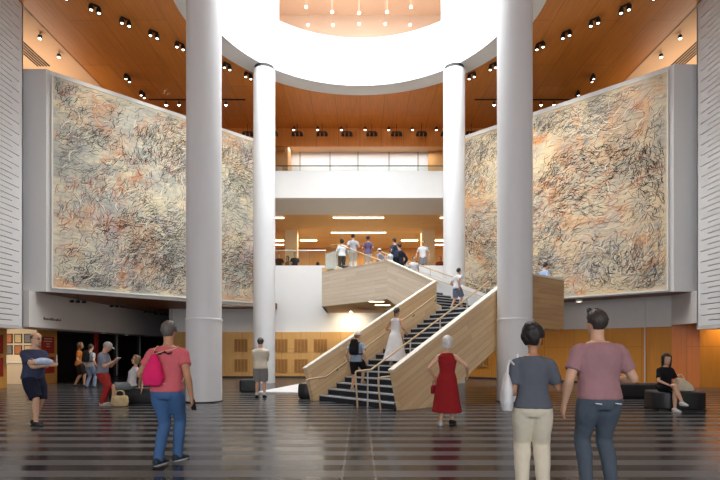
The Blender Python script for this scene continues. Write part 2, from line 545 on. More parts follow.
# ---- entrance wall behind the camera with tall windows
b = NB()
bx(b, -18.6, 18.6, -9.3, -9, 0, .4); bx(b, -18.6, 18.6, -9.3, -9, 9.5, 14.6)
for x0, x1 in ((-18.6, -10), (-4.4, -3.6), (3.6, 4.4), (10, 18.6)): bx(b, x0, x1, -9.3, -9, .4, 9.5)
struct('wall_front', b, GREY)
for i, (x0, x1) in enumerate(((-10, -4.4), (-3.6, 3.6), (4.4, 10))):
    b = NB()
    for k in range(5):
        x = x0+(x1-x0)*k/4; bx(b, x-.04, x+.04, -9.2, -9.1, .4, 9.5)
    for z in (.45, 3.4, 6.4, 9.45): bx(b, x0, x1, -9.2, -9.1, z-.04, z+.04)
    struct('window_%d' % (i+3), b, BLACK)

# ---- the four round columns
def column(x, y, r, collar):
    bm = NB(); n = 64
    if collar:
        zc = 1.4+(HOR-320)*14.4/F
        prof = [(r+.03, 0), (r+.03, .015), (r+.012, .02), (r+.012, zc-.02), (r+.03, zc-.02), (r+.03, zc+.02), (r, zc+.03), (r, 13.8), (r-.05, 13.8), (r-.05, CEIL)]
    else:
        prof = [(r, 0), (r, 13.72), (r-.06, 13.72), (r-.06, CEIL)]
    lathe(bm, prof, n, (x, y, 0)); return bm
for x, y, c in ((-4.335, 14.4, 1), (4.30, 14.4, 1), (-4.22, 22.84, 0), (4.15, 22.84, 0)):
    o = struct('column', column(x, y, .475, c), COLW, True)
for x, y, c in ((-4.335, 14.4, 1), (4.30, 14.4, 1)):
    b = NB(); lathe(b, [(.5, .0), (.515, .0), (.515, .03), (.5, .03)], 48, (x, y, 0)); o = struct('trim_8', b, BLACK, True)
for x, y in ((-4.22, 22.84), (4.15, 22.84)):
    b = NB(); lathe(b, [(.43, 13.73), (.43, CEIL-.035)], 48, (x, y, 0)); struct('trim_9', b, BLACK, True)

# ---- skylight above the drum
def skylight():
    bm = NB()
    for k in range(-5, 6):
        x = k*1.1; h = math.sqrt(max(RI**2-x*x, 0))
        if h > .3: bx(bm, x-.04, x+.04, CC[1]-h, CC[1]+h, 20.9, 21.05)
    return bm
struct('window_6', skylight(), WHITE)
ORD = ('first', 'second', 'third', 'fourth', 'fifth', 'sixth', 'seventh', 'eighth', 'ninth', 'tenth')
# ================================================================== CANVASES
def canvas_mat(key, cols, seed, warm):
    """washes of colour: cream, grey-green and warm clouds, with smeared ink"""
    t = NT(key)
    o = t.obj()
    mp = t.new('ShaderNodeMapping'); mp.inputs['Location'].default_value = (seed, seed*.7, seed*1.3)
    t.l.new(o, mp.inputs[0]); p = mp.outputs[0]
    def off(v, rot=0, sc=(1, 1, 1)):
        m = t.new('ShaderNodeMapping'); m.inputs['Location'].default_value = (v, v*1.9, -v); m.inputs['Rotation'].default_value = (0, R(rot), 0); m.inputs['Scale'].default_value = sc
        t.l.new(p, m.inputs[0]); return m.outputs[0]
    c = t.ramp(t.noise(p, .30, 5, .6, .8), [(.32, cols[0]), (.46, cols[1]), (.56, cols[2]), (.70, cols[3])])
    for k, (cc, sc, lo, hi, am) in enumerate(((cols[4], .45, .50, .64, .75), (cols[5], .5, .54, .66, .6), (cols[0], .6, .50, .62, .7), (cols[7], .55, .57, .68, .75))):
        f = t.noise(off(5.3*(k+1)), sc, 6, .66, 1.0)
        c = t.mix(t.ramp(f, [(lo, (0, 0, 0)), (hi, (am,)*3)]), c, cc)
    ink = t.noise(off(3.1, 35, (1, 1, 5)), 1.2, 8, .75, 1.4)
    c = t.mix(t.ramp(ink, [(.47, (0, 0, 0)), (.68, (.5, .5, .5))]), c, cols[6])
    t.base(c); t.rough(.85)
    return t.m

def stroke_mesh(L, H, seed, n, dens, lo, hi, wide):
    """loose hand-drawn marks scattered over the canvas, as thin raised paint"""
    rr = random.Random(seed); bm = NB(); k = 0; tries = 0
    off = V((seed*3.1, 0, seed*1.7))
    while k < n and tries < n*12:
        tries += 1
        x, z = rr.uniform(.08, L-.08), rr.uniform(.08, H-.08)
        d = noise.noise(V((x*.33, 0, z*.42))+off)+.45*noise.noise(V((x*.9, 3, z*1.1))+off)
        if rr.random() > min(1, max(dens, .36+d*2.3-.22*(z/H-.5)*2)): continue
        ang = noise.noise(V((x*.35, 7, z*.35))+off)*2.2+rr.gauss(.6, .5)
        ln = rr.uniform(lo, hi)*(1.7 if rr.random() < .1 else 1); m = rr.randint(5, 9)
        cur = rr.gauss(0, .75); wig = rr.uniform(0, .45); ph = rr.uniform(0, 6)
        w = rr.uniform(.35, 1.0)*wide
        pts = []
        px, pz = x, z
        for i in range(m+1):
            pts.append(V((px, 0, pz)))
            u = i/m
            aa = ang+cur*(u-.5)*2+wig*math.sin(ph+u*7)
            px += math.cos(aa)*ln/m; pz += math.sin(aa)*ln/m
        if min(p.x for p in pts) < .04 or max(p.x for p in pts) > L-.04 or min(p.z for p in pts) < .04 or max(p.z for p in pts) > H-.04: continue
        L_, R_ = [], []
        for i, q in enumerate(pts):
            t_ = (pts[min(i+1, m)]-pts[max(i-1, 0)]).normalized(); nn = V((-t_.z, 0, t_.x))
            ww = w*(.25+math.sin(PI*min(1, .12+i/m*.88))*.75)
            y = -.006-.004*(k % 7)/7
            L_.append(bm.verts.new(q+nn*ww+V((0, y, 0)))); R_.append(bm.verts.new(q-nn*ww+V((0, y, 0))))
        for i in range(m): bm.faces.new((L_[i], L_[i+1], R_[i+1], R_[i]))
        k += 1
    return bm

INK = paint('ink_black', lin(38, 34, 32), .8)
INK2 = paint('ink_grey', lin(104, 100, 96), .8)
INK3 = paint('ink_rust', lin(188, 108, 66), .8)
INK4 = paint('ink_blue', lin(112, 122, 150), .8)
INK5 = paint('ink_pale', lin(232, 222, 198), .8)
def canvas(name, label, loc, rz, L, key, cols, seed, cnt, H=7.86):
    t = thing(name, label, 'painting', loc, rz, None)
    b = NB(); bx(b, 0, L, -.004, .05, 0, H); mesh_obj('canvas', b, canvas_mat(key, cols, seed, 0), t)
    fr = paint('frame_pale', lin(226, 224, 216), .5)
    for nm, a in (('frame_side', (-.05, 0, -.03, .06, -.05, H+.05)), ('frame_side', (L, L+.05, -.03, .06, -.05, H+.05)),
                  ('frame_top', (0, L, -.03, .06, H, H+.05)), ('frame_bottom', (0, L, -.03, .06, -.05, 0))):
        b = NB(); bx(b, *a); mesh_obj(nm, b, fr, t)
    for nm, m, n, dn, lo, hi, w in (('grey_strokes', INK2, int(cnt*.9), .08, .12, .5, .012),
                                    ('coloured_strokes', INK3, int(cnt*.2), .06, .15, .5, .014), ('blue_strokes', INK4, int(cnt*.2), .06, .15, .5, .013), ('pale_strokes', INK5, int(cnt*.3), .15, .15, .6, .018),
                                    ('ink_strokes', INK, int(cnt*1.5), .05, .10, .42, .0105)):
        o = mesh_obj(nm, stroke_mesh(L, H, seed+len(nm), n, dn, lo, hi, w), m, t); o['kind'] = 'stuff'
    return t
canvas('abstract_painting', 'huge abstract canvas of dark scribbles on cream and grey, on the left angled wall', (-11.42, 19.27, 3.78), math.atan2(7.1, 7.29), 9.72,
       'canvas_left', [lin(168, 172, 166), lin(206, 202, 182), lin(228, 216, 182), lin(160, 168, 158), lin(206, 158, 122), lin(186, 168, 180), lin(92, 92, 90), lin(216, 142, 84)], 3, 3000)
dx, dy = 11.42-4.42, 26.2-19.27
canvas('abstract_painting', 'huge abstract canvas with peach and orange glow under scribbles, on the right angled wall', (4.46, 26.06, 3.69), -math.atan2(7.1, 7.29), 9.72,
       'canvas_right', [lin(188, 182, 166), lin(218, 202, 172), lin(230, 208, 168), lin(200, 186, 164), lin(226, 168, 116), lin(196, 184, 180), lin(120, 112, 102), lin(228, 150, 84)], 11, 2800, 8.1)

# ================================================================== LAMPS ON THE CEILING
def twin(name, label, loc, rz, group, scale=1.0):
    t = thing(name, label, 'spotlight', loc, rz, group)
    b = NB(); box(b, (0, 0, -.02*scale), (.42*scale, .09*scale, .04*scale)); lathe(b, [(.02, -.1*scale), (.02, 0)], 8); mesh_obj('mount', b, BLACK, t)
    for s in (-1, 1):
        M = Matrix.Rotation(R(-8), 3, 'X')
        b = NB(); lathe(b, [(.03, .13), (.10, .10), (.115, 0), (.115, -.16), (.105, -.16), (.09, -.13), (.0001, -.13)], 16)
        bmesh.ops.transform(b, matrix=Matrix.Translation((s*.17*scale, 0, -.19*scale)) @ M.to_4x4() @ Matrix.Scale(scale, 4), verts=b.verts)
        h = mesh_obj('lamp_head', b, BLACK, t, True)
        b = NB(); lathe(b, [(.07, -.125), (.07, -.135), (.0001, -.137)], 16)
        bmesh.ops.transform(b, matrix=Matrix.Translation((s*.17*scale, 0, -.19*scale)) @ M.to_4x4() @ Matrix.Scale(scale, 4), verts=b.verts)
        mesh_obj('lens', b, LENS, h)
    return t
tw0 = None
for s, side in ((-1, 'left'), (1, 'right')):
    for k in range(8):
        loc = (s*(10.35-k*.76), 17.98+k*.76, CEIL)
        lab = '%s twin black ceiling spotlight in the row slanting to the %s far column' % (ORD[k], side)
        if tw0 is None:
            tw0 = twin('ceiling_spotlight', lab, loc, R(45), 'twin spotlights before the left canvas', .78); o = tw0
        else:
            o = copy_tree(tw0)
        o.location = loc; o.rotation_euler = (0, 0, R(-45*s) if s < 0 else R(-45))
        o.rotation_euler = (0, 0, R(45) if s < 0 else R(-45))
        o['label'] = lab; o['group'] = 'twin spotlights before the %s canvas' % side
    for k, (x, y) in enumerate(((10.55, 23.5), (10.5, 25.0))):
        o = copy_tree(tw0); o.location = (s*x, y, CEIL); o.rotation_euler = (0, 0, R(80))
        o['group'] = 'twin spotlights above the %s canvas top' % side
        o['label'] = ('%s twin spotlight peeking over the top edge of the %s canvas' % (('upper', 'lower')[k], side))

def bulb_spot(label, loc, group, drop=.22, mat=BULB, r=.055):
    t = thing('hanging_spotlight', label, 'spotlight', loc, 0, group)
    b = NB(); tube(b, [(0, 0, 0), (0, 0, -drop)], .014, 6); mesh_obj('stem', b, BLACK, t)
    b = NB(); lathe(b, [(.02, -drop+.03), (r*1.1, -drop), (r*1.2, -drop-.13), (r, -drop-.13), (r*.9, -drop-.1), (.0001, -drop-.1)], 12); mesh_obj('lamp_head', b, BLACK, t, True)
    b = NB(); ell(b, (0, -.01, -drop-.13), r, r, r*.6, n=12, m=6); mesh_obj('bulb', b, mat, t, True)
    return t
for s, side in ((-1, 'left'), (1, 'right')):
    t = thing('lamp_track', 'thin black lamp track across the timber ceiling above the %s canvas' % side, 'track', (s*8.1, 25.75, CEIL), 0)
    b = NB(); bx(b, -2.4, 2.4, -.02, .02, -.05, 0); mesh_obj('rail', b, BLACK, t)
    for k, px in enumerate((166, 179, 226)):
        x = s*(360-px)*25.75/F
        bulb_spot(('bright spotlight %s on the track over the %s canvas' % (('outermost', 'in the middle', 'innermost, beyond the column,')[k], side)), (x, 25.75, CEIL-.05), 'bulbs on the %s lamp track' % side, .12)
first = None
for k in range(9):
    x = -5.0+k*1.32
    o = bulb_spot('%s small lit bulb spotlight from the left in the row over the third-floor gallery' % ORD[k], (x, 28.8, CEIL), 'bulb row over the gallery', .1, LENS, .07)
t3 = None
for k in range(10):
    x = -6.2+k*1.37
    if t3 is None:
        t3 = thing('triple_spotlight', '', 'spotlight', (x, 28.55, CEIL), 0)
        b = NB(); tube(b, [(0, 0, 0), (0, 0, -.45)], .02, 6); bx(b, -.3, .3, -.03, .03, -.5, -.44); mesh_obj('bracket', b, BLACK, t3)
        for dx_ in (-.28, 0, .28):
            b = NB(); lathe(b, [(.03, .1), (.1, .06), (.12, -.12), (.10, -.12), (.0001, -.08)], 12)
            bmesh.ops.transform(b, matrix=Matrix.Translation((dx_, 0, -.58)) @ Matrix.Rotation(R(35), 4, 'X'), verts=b.verts)
            mesh_obj('lamp_head', b, BLACK, t3, True)
        o = t3
    else: o = copy_tree(t3)
    o.location = (x, 28.55, CEIL); o.scale = (.8, .8, .95)
    o['label'] = '%s black three-headed spotlight from the left, hanging before the gallery fascia' % ORD[k]; o['group'] = 'triple spotlights before the gallery'
# spots beneath the left canvas
for k, (px, py, y) in enumerate(((78, 300, 20.3), (117, 303, 22.4), (150, 308, 25.5), (160, 312, 27.0), (172, 313, 28.0))):
    o = copy_tree(t3); o.location = (max((px-360)*y/F, -11.6), y, ZB-.02); o.rotation_euler = (0, 0, R(30)); o.scale = (.75, .75, .4)
    o['label'] = 'black lamp cluster hanging under the left canvas, %s from the hall side' % ('first', 'second', 'third', 'fourth', 'fifth')[k]; o['group'] = 'lamp clusters under the left canvas'
o = thing('ceiling_lamp', 'small pale round downlight under the right canvas edge', 'spotlight', (9.3, 22.0, ZB-.02))
b = NB(); lathe(b, [(.14, 0), (.14, -.1), (.12, -.1), (.12, 0)], 20); mesh_obj('housing', b, WHITE, o, True)
b = NB(); lathe(b, [(.115, -.09), (.0001, -.095)], 20); mesh_obj('lens', b, LENS, o)
# side ceiling downlights
for s, side in ((-1, 'left'), (1, 'right')):
    for k, (px, py) in enumerate(((40, 33), (59, 52))):
        y = 12.88*F/(HOR-py); x = s*(360-px)*y/F
        bulb_spot('small spotlight on the pale side ceiling by the %s slotted wall, %s' % (side, ('nearer', 'farther')[k]), (x, y, CEIL+.36), 'side ceiling spots %s' % side, .1, LENS, .07)
for k, px in enumerate((103, 127, 147)):
    x = -12.5; y = x*F/(px-360)
    t = thing('downlight', 'small recessed downlight under the grey lintel, %s from the hall' % ('first', 'second', 'third')[k], 'downlight', (x, y, 2.28), 0, 'downlights under the lintel')
    b = NB(); lathe(b, [(.09, 0), (.09, -.02), (.07, -.02), (.07, 0)], 16); mesh_obj('trim_ring', b, WHITE, t, True)
    b = NB(); lathe(b, [(.068, -.01), (.0001, -.012)], 16); mesh_obj('lens', b, LENS, t)
# gallery pendants through the drum window
for k, (px, py) in enumerate(((306, 6), (308, 24), (332, 11), (333, 24), (359, 12), (359, 23), (387, 11), (385, 23), (411, 6), (410, 24))):
    y = (24.6, 26.8)[k % 2]; p = at(px, py, y)
    t = thing('pendant_lamp', 'tiny glowing pendant in the drum window, %s row, %s from the left' % (('front', 'rear')[k % 2], ORD[k//2]), 'pendant', (p.x, p.y, p.z), 0, 'pendants in the drum window')
    b = NB(); tube(b, [(0, 0, 0), (0, 0, 20.2-p.z)], .008, 5); mesh_obj('cord', b, paint('cord_beige', lin(200, 180, 160), .6), t)
    b = NB(); ell(b, (0, 0, -.05), .075, .075, .06, n=12, m=8); mesh_obj('bulb', b, LENS, t, True)
# light strips over the second floor
for k, (x0, x1, py, y) in enumerate(((333, 384, 217, 30.7), (331, 386, 232, 34.6), (300, 317, 240, 37.0), (401, 418, 240, 37.0), (275, 284, 240, 37.0), (434, 446, 240, 37.0), (275, 284, 217, 30.7), (440, 446, 217, 30.7), (275, 284, 244, 38.5), (434, 446, 244, 38.5))):
    x0 = (x0-360)*y/F; x1 = (x1-360)*y/F
    if k == 4 or k == 6 or k == 8: x0 -= 1.6
    if k in (5, 7, 9): x1 += 1.6
    t = thing('strip_light', ('long', 'second long', 'short left', 'short right', 'outer left', 'outer right', 'front left', 'front right', 'rear left', 'rear right')[k]+' glowing strip light on the second-floor ceiling', 'strip light', ((x0+x1)/2, y, 9.345), 0, 'strip lights over the second floor')
    h = (x1-x0)/2
    b = NB(); bx(b, -h, h, -.12, .12, -.04, 0); mesh_obj('housing', b, WHITE, t)
    b = NB(); bx(b, -h+.02, h-.02, -.10, .10, -.07, -.04); mesh_obj('diffuser', b, STRIP, t)

# ================================================================== STAIRCASE
U = V((.77, .64, 0)).normalized(); W = V((.64, -.77, 0)).normalized()
def S(u, v, z=0): return U*u+W*v+V((0, 0, z))
def vsec(pts, v0, v1):     # outline in (u,z), extruded across v
    b = NB(); extr(b, [S(u, v0, z) for u, z in pts], W*(v1-v0)); return b
def usec(pts, u0, u1):     # outline in (s,z) with s = -v, extruded across u
    b = NB(); extr(b, [S(u0, -s, z) for s, z in pts], U*(u1-u0)); return b
VL, VR = -12.03, -8.94
RISE, TRD, NST, UF = .165, .3055, 17, 8.5
LZ = RISE*NST
UL = UF+TRD*(NST-1)        # landing edge
sl = .54
def slope_vec(d, s): 
    a = (V(d)+V((0, 0, s))).normalized(); c = (V((0, 0, 1))-a*a.z).normalized(); return a, c
aU, cU = slope_vec(U, sl)
OAK1 = planks('stair_oak_flight', lin(248, 218, 172), lin(234, 200, 154), lin(196, 162, 118), aU, cU, .16, 1.9, .5, .004, .16)
aW, cW = slope_vec(-W, .41)
OAK2 = planks('stair_oak_second', lin(250, 234, 210), lin(238, 220, 194), lin(204, 180, 148), aW, cW, .16, 1.9, .5, .004, .12)
OAK3 = planks('stair_oak_level', lin(250, 234, 210), lin(238, 220, 194), lin(204, 180, 148), -W, (0, 0, 1), .16, 1.9, .5, .004, .12)
OAK4 = planks('landing_oak', lin(206, 164, 110), lin(194, 150, 98), lin(150, 110, 66), U, (0, 0, 1), .16, 1.9, .5, .004, .2)
CAP = paint('cap_pale', lin(232, 224, 208), .45, .02)
TREAD = paint('tread_slate', (.020, .024, .032), .8, .1)
NOSE = paint('nosing_grey', lin(206, 212, 216), .5, .03)
BRONZE = paint('rail_oak', lin(206, 178, 138), .35, .04)
POSTM = paint('post_pale', lin(206, 206, 200), .35, .02, .3)
base = S(10.5, -10.5)
st = thing('staircase', 'broad oak-clad staircase with slate steps turning at a landing up to the second floor', 'staircase', base)
def sp(name, b, m, smooth=False, parent=st): return mesh_obj(name, b, m, parent, smooth, None, base)
for k in range(NST):
    u0 = UF+TRD*k; u1 = u0+TRD if k < NST-1 else 16.2
    z1 = RISE*(k+1); z0 = max(0, z1-RISE-.2 if k < NST-1 else z1-.55)
    o = sp('step', vsec([(u0, z0), (u1+.03, z0), (u1+.03, z1), (u0, z1)], VL, VR), TREAD)
    b = vsec([(u0-.008, z1-.035), (u0+.055, z1-.035), (u0+.055, z1+.004), (u0-.008, z1+.004)], VL+.02, VR-.02)
    mesh_obj('nosing', b, NOSE, o, False, None, base)
# sloped soffit below the first flight and landing
un = lambda u: (u-UF-1.15)*.556-.02
sp('underside', vsec([(UF+1.2, .0), (UF+4.92, 2.08), (16.0, 2.08), (16.0, 2.3), (UF+4.8, 2.3), (UF+.9, .1)], VL, VR), OAK1)
# right parapet (its outer face is towards the hall)
ztop = lambda u, u0: .93+sl*(u-(u0-.22))
uR = 8.53
uT = uR-.22+(3.73-.96)/sl
sp('parapet', vsec([(uR+.03, 0), (uR-.2, .93), (uT, 3.71), (uT, 2.1), (UF+4.95, 2.08), (uR+1.15, 0)], VR, -8.79), OAK1)
b = vsec([(uR-.23, .93), (uT, 3.71), (uT, 3.745), (uR-.23, .965)], VR-.015, -8.775); sp('parapet_cap', b, CAP)
sp('landing_parapet', vsec([(uT, 2.1), (uT, 3.71), (16.0, 3.71), (16.0, 2.1)], VR, -8.79), OAK4)
b = vsec([(uT, 3.71), (16.03, 3.71), (16.03, 3.76), (uT, 3.76)], VR-.03, -8.77); sp('parapet_cap', b, CAP)
# left parapet
uL0 = 8.27; uL1 = 13.43
sp('parapet', vsec([(uL0+.03, 0), (uL0-.2, .90), (uL1, .90+sl*(uL1-uL0+.2)), (uL1, 2.1), (UF+4.95, 2.08), (uL0+1.15, 0)], VL-.15, VL), OAK1)
zl = .90+sl*(uL1-uL0+.2)
b = vsec([(uL0-.23, .90), (uL1+.01, zl+.006), (uL1+.01, zl+.041), (uL0-.23, .935)], VL-.17, VL+.015); sp('parapet_cap', b, CAP)
# second flight, rising to the back left
N2, T2, BZ = 14, .43, 5.1
R2 = (BZ-LZ)/N2
s0 = -VL
for k in range(N2):
    a = s0+T2*k; z1 = LZ+R2*(k+1)
    o = sp('step', usec([(a, z1-R2-.2), (a+T2+.03, z1-R2-.2), (a+T2+.03, z1), (a, z1)], uL1+.26, 16.2), TREAD)
    b = usec([(a-.008, z1-.03), (a+.045, z1-.03), (a+.045, z1+.004), (a-.008, z1+.004)], uL1+.28, 16.18); mesh_obj('nosing', b, NOSE, o, False, None, base)
sA, sB = s0+2.5, s0+6.78
sE = s0+T2*N2
sp('stringer', usec([(s0, LZ-.3), (s0, LZ+R2), (sE, BZ+.02), (sE, BZ-.5)], uL1+.2, uL1+.26), OAK2)
sp('parapet', usec([(s0+.2, 2.1), (s0+.2, zl+.02), (sA, 4.83), (sA, 3.38)], uL1, uL1+.2), OAK2)
sp('parapet', usec([(sA, 3.38), (sA, 4.83), (sB, 4.88), (sB, 3.38)], uL1, uL1+.2), OAK3)
b = usec([(s0+.2, zl+.0), (sA, 4.83), (sA, 4.88), (s0+.2, zl+.06)], uL1-.02, uL1+.22); sp('parapet_cap', b, CAP)
b = usec([(sA, 4.83), (sB, 4.88), (sB, 4.91), (sA, 4.86)], uL1-.01, uL1+.21); sp('parapet_cap', b, OAK3)
SOF2 = planks('stair_soffit', lin(226, 182, 120), lin(216, 170, 108), lin(170, 124, 70), W, U, .2, 2.4, .5, .006, .15)
sp('underside', usec([(s0, 2.08), (sA, 3.38), (sB+.0, 3.38), (sB, 3.58), (sA, 3.58), (s0, 2.28)], uL1+.2, 16.2), SOF2)
# bridge from the head of the stair to the second floor
pB = S(uL1, -sB); pR = S(16.2, -(s0+T2*N2))
b = NB(); prism(b, [(pB.x, pB.y), (-1.74, 26.9), (2.2, 26.9), (pR.x, pR.y)], BZ-.3, BZ); sp('bridge', b, paint('pale_floor', lin(190, 160, 120), .4, .03))
for k in range(2):
    b = NB(); bx(b, -1.7, 2.15, 26.3+.3*k, 26.92, BZ, BZ+.135*(k+1)); sp('bridge_step', b, TREAD)
b = NB(); prism(b, [(pB.x, pB.y), (-1.74, 26.9), (2.2, 26.9), (pR.x, pR.y)], 3.38, 3.58); sp('underside', b, SOF2)
b = NB(); extr(b, [(pB.x, pB.y, 3.38), (-1.74, 26.9, 3.38), (-1.74, 26.9, 5.2), (pB.x, pB.y, 4.88)], (.12, 0, 0)); sp('bridge_side', b, WHITE)
b = NB(); extr(b, [(pR.x, pR.y, 3.38), (2.2, 26.9, 3.38), (2.2, 26.9, BZ), (pR.x, pR.y, BZ)], (-.12, 0, 0)); sp('bridge_side', b, WHITE)
# rails
def rail(pts, r=.022, name='handrail', m=BRONZE): 
    b = NB(); tube(b, pts, r, 10); return sp(name, b, m, True)
nz = lambda u: RISE*max(0, (u-UF)/TRD+1)
vC = -9.9
rail([S(UF-.35, vC, 0), S(UF-.42, vC, .86), S(UF-.38, vC, .9), S(UF+.1, vC, .93), S(UL+.1, vC, .93+sl*(UL-UF)), S(UL+1.1, vC, .95+sl*(UL-UF))], .024)
for u in (UF-.02, UF+.35, UF+1.5, UF+2.7, UF+3.9, UL+.2, UL+1.0):
    zt = .93+sl*max(0, min(u, UL+.1)-UF-.1) if u > UF+.1 else .92
    b = NB(); tube(b, [S(u, vC, min(nz(u), LZ) if u > UF else 0), S(u, vC, zt)], .02, 8); sp('post', b, POSTM, True)
# right inner rail loop at the foot, and along the parapet
vr = VR-.09
rail([S(UF-.28, vr-.1, 0), S(UF-.36, vr-.1, .74), S(UF-.30, vr-.05, .78), S(UF+.1, vr, .80), S(UL, vr, .80+sl*(UL-UF))])
vl = VL+.09
rail([S(UF-.30, vl, .02), S(uL0-.28, vl, .58), S(uL0-.2, vl, .62), S(UF+.15, vl, .66), S(UL-.1, vl, .66+sl*(UL-UF))])
for k in range(5):
    u = UF+.6+k*1.05
    b = NB(); tube(b, [S(u, vl, .66+sl*(u-UF-.15)), S(u, vl-.03, .6+sl*(u-UF-.15)), S(u, VL, .6+sl*(u-UF-.15))], .011, 6); sp('bracket', b, BLACK, True)
# landing back guard and second-flight glass
uB = 16.2
z2 = lambda s: LZ+R2/T2*max(0, s-s0)
b = NB(); extr(b, [S(uB, -s0, LZ+.05), S(uB, VR, LZ+.05), S(uB, VR, LZ+.92), S(uB, -s0, LZ+.92)], U*.02); sp('glass_panel', b, GLASS)
b = NB(); extr(b, [S(uB, -s0, LZ-.3), S(uB, -sE, BZ-.3), S(uB, -sE, BZ+.75), S(uB, -s0, LZ+.75)], U*.06); sp('far_guard', b, WHITE)
rail([S(uB, VR-.05, LZ+.96), S(uB, -s0, LZ+.96), S(uB, -sE, BZ+.96), S(uB, -sE-.9, BZ+.97)], .024)
rail([S(uB-.08, VR-.05, LZ+.62), S(uB-.08, -s0, LZ+.62), S(uB-.08, -sE, BZ+.62)], .018)
for s in (9.3, 10.4, 11.4, s0+.0, s0+1.4, s0+2.8, s0+4.2, s0+5.6):
    b = NB(); tube(b, [S(uB-.03, -s, z2(s)), S(uB-.03, -s, z2(s)+.95)], .018, 8); sp('post', b, POSTM, True)
# near rail of the second flight
uN = uL1+.3
rail([S(uN, -(s0+.2), LZ+1.0), S(uN, -sE, BZ+.97), S(uN, -sE-.5, BZ+.98)], .024)
for s in (s0+1.2, s0+2.6, s0+4.0, s0+5.2, sE):
    b = NB(); tube(b, [S(uN, -s, z2(s)), S(uN, -s, z2(s)+.97)], .018, 8); sp('post', b, BRONZE, True)
b = NB(); extr(b, [S(uN-.06, -(s0+5.0), 4.9), S(uN-.06, -sB, 4.92), S(uN-.06, -sB, BZ+.95), S(uN-.06, -(s0+5.0), BZ+.6)], U*.02); sp('glass_panel', b, GLASS)
for a in ((369, 384, 301.7, 20.7), (375, 390, 305.2, 22.3)):
    p0, p1 = at(a[0], a[2], a[3]), at(a[1], a[2]-1, a[3])
    c = (p0+p1)/2
    b = NB(); box(b, (c.x, c.y, 3.37), ((p1-p0).length, .022, .02)); sp('soffit_strip_lamp', b, STRIP)
o = thing('downlight', 'single lit downlight in the timber soffit below the stair bridge', 'downlight', (-.48, 26.1, 3.38))
b = NB(); lathe(b, [(.1, 0), (.1, -.03), (.08, -.03), (.08, 0)], 16); mesh_obj('trim_ring', b, WHITE, o, True)
b = NB(); lathe(b, [(.078, -.02), (.0001, -.025)], 16); mesh_obj('lens', b, BULB, o)

# ================================================================== GUARDS OF THE UPPER LEVELS
t = thing('gallery_railing', 'thin dark handrail on glass along the white third-floor parapet', 'railing', (0, 27.0, 10.75))
b = NB(); tube(b, [(-4.7, 0, .30), (4.7, 0, .30)], .028, 8); mesh_obj('handrail', b, paint('rail_dark', (.06, .055, .05), .4), t, True)
for k in range(8):
    b = NB(); tube(b, [(-4.5+k*1.285, 0, 0), (-4.5+k*1.285, 0, .3)], .014, 6); mesh_obj('post', b, METAL, t, True)
b = NB(); bx(b, -4.65, 4.65, -.006, .006, .02, .28); mesh_obj('glass_panel', b, GLASS, t)
t = thing('glass_guard', 'clear glass guard with a steel rail beside the second-floor stair head', 'railing', (-3.2, 27.0, 5.84))
b = NB(); bx(b, -1.5, 1.42, -.008, .008, 0, .78); mesh_obj('glass_panel', b, GLASS, t)
b = NB(); tube(b, [(-1.5, 0, .8), (1.42, 0, .8)], .02, 8); mesh_obj('handrail', b, METAL, t, True)
t = thing('frosted_screen', 'pale frosted glass screen with a faint pattern beside the stair head', 'screen', (-1.62, 25.2, BZ))
fz = NT('frosted_glass')
fz.base((.8, .82, .8)); fz.rough(.3); fz.b.inputs['Alpha'].default_value = .55
pn = fz.noise(fz.obj(), 5, 4, .6); fz.base(fz.mix(pn, (.45, .45, .42), (.95, .95, .92)))
b = NB(); extr(b, [(-.05, 0, 0), (.9, .0, 0), (.9, 0, 1.35), (-.05, 0, 1.0)], (0, .015, 0)); mesh_obj('screen_panel', b, fz.m, t)
b = NB(); tube(b, [(-.05, 0, 0), (-.05, 0, 1.08)], .02, 8); mesh_obj('post', b, METAL, t, True)
# small things on the third floor: chairs near the window wall
def cafe_chair(label, loc, rz):
    t = thing('cafe_chair', label, 'chair', loc, rz, 'chairs on the third-floor gallery')
    m = paint('chair_grey', lin(120, 122, 124), .5)
    b = NB(); box(b, (0, 0, .46), (.42, .42, .03), None, .01); mesh_obj('seat', b, m, t)
    b = NB(); stube(b, [(-.2, -.2, .46), (-.21, -.24, .75), (-.13, -.26, .9), (.13, -.26, .9), (.21, -.24, .75), (.2, -.2, .46)], .018, 4, 8); box(b, (0, -.24, .72), (.38, .015, .22)); mesh_obj('backrest', b, m, t)
    for sx in (-1, 1):
        for sy in (-1, 1):
            b = NB(); tube(b, [(sx*.18, sy*.18, .45), (sx*.2, sy*.2, 0)], .013, 6); mesh_obj('leg', b, m, t)
    return t
for k, px in enumerate((296, 309, 385, 403)):
    cafe_chair('grey chair behind the gallery rail, %s from the left column' % ('first', 'second', 'third', 'fourth')[k], ((px-360)*28.6/F, 28.6, 10.1), R(30+50*k))

# ================================================================== WALL GRILLES
def grille(label, x, z, w=.68, h=.66):
    t = thing('wall_grille', label, 'vent', (x, 26.86, z), 0, 'timber grilles in the back panelling')
    b = NB(); bx(b, -w/2, w/2, -.012, 0, -h/2, h/2); mesh_obj('backing', b, paint('grille_dark', lin(92, 58, 26), .7), t)
    b = NB()
    for k in range(12):
        zz = -h/2+h*(k+.5)/12; bx(b, -w/2, w/2, -.03, -.01, zz-.016, zz+.016)
    for k in range(5):
        xx = -w/2+w*k/4; bx(b, xx-.014, xx+.014, -.034, -.01, -h/2, h/2)
    mesh_obj('slats', b, paint('grille_oak', lin(196, 142, 78), .6), t)
    return t
for k, px in enumerate((241, 281, 301, 320.5)):
    for j, py in enumerate((345.5, 365.5)):
        p = at(px, py, 26.86)
        grille('square timber grille, %s of the pair %s' % (('upper', 'lower')[j], ('left of the far left column', 'first right of the far left column', 'second right of the far left column', 'third right of the far left column')[k]), p.x, p.z)
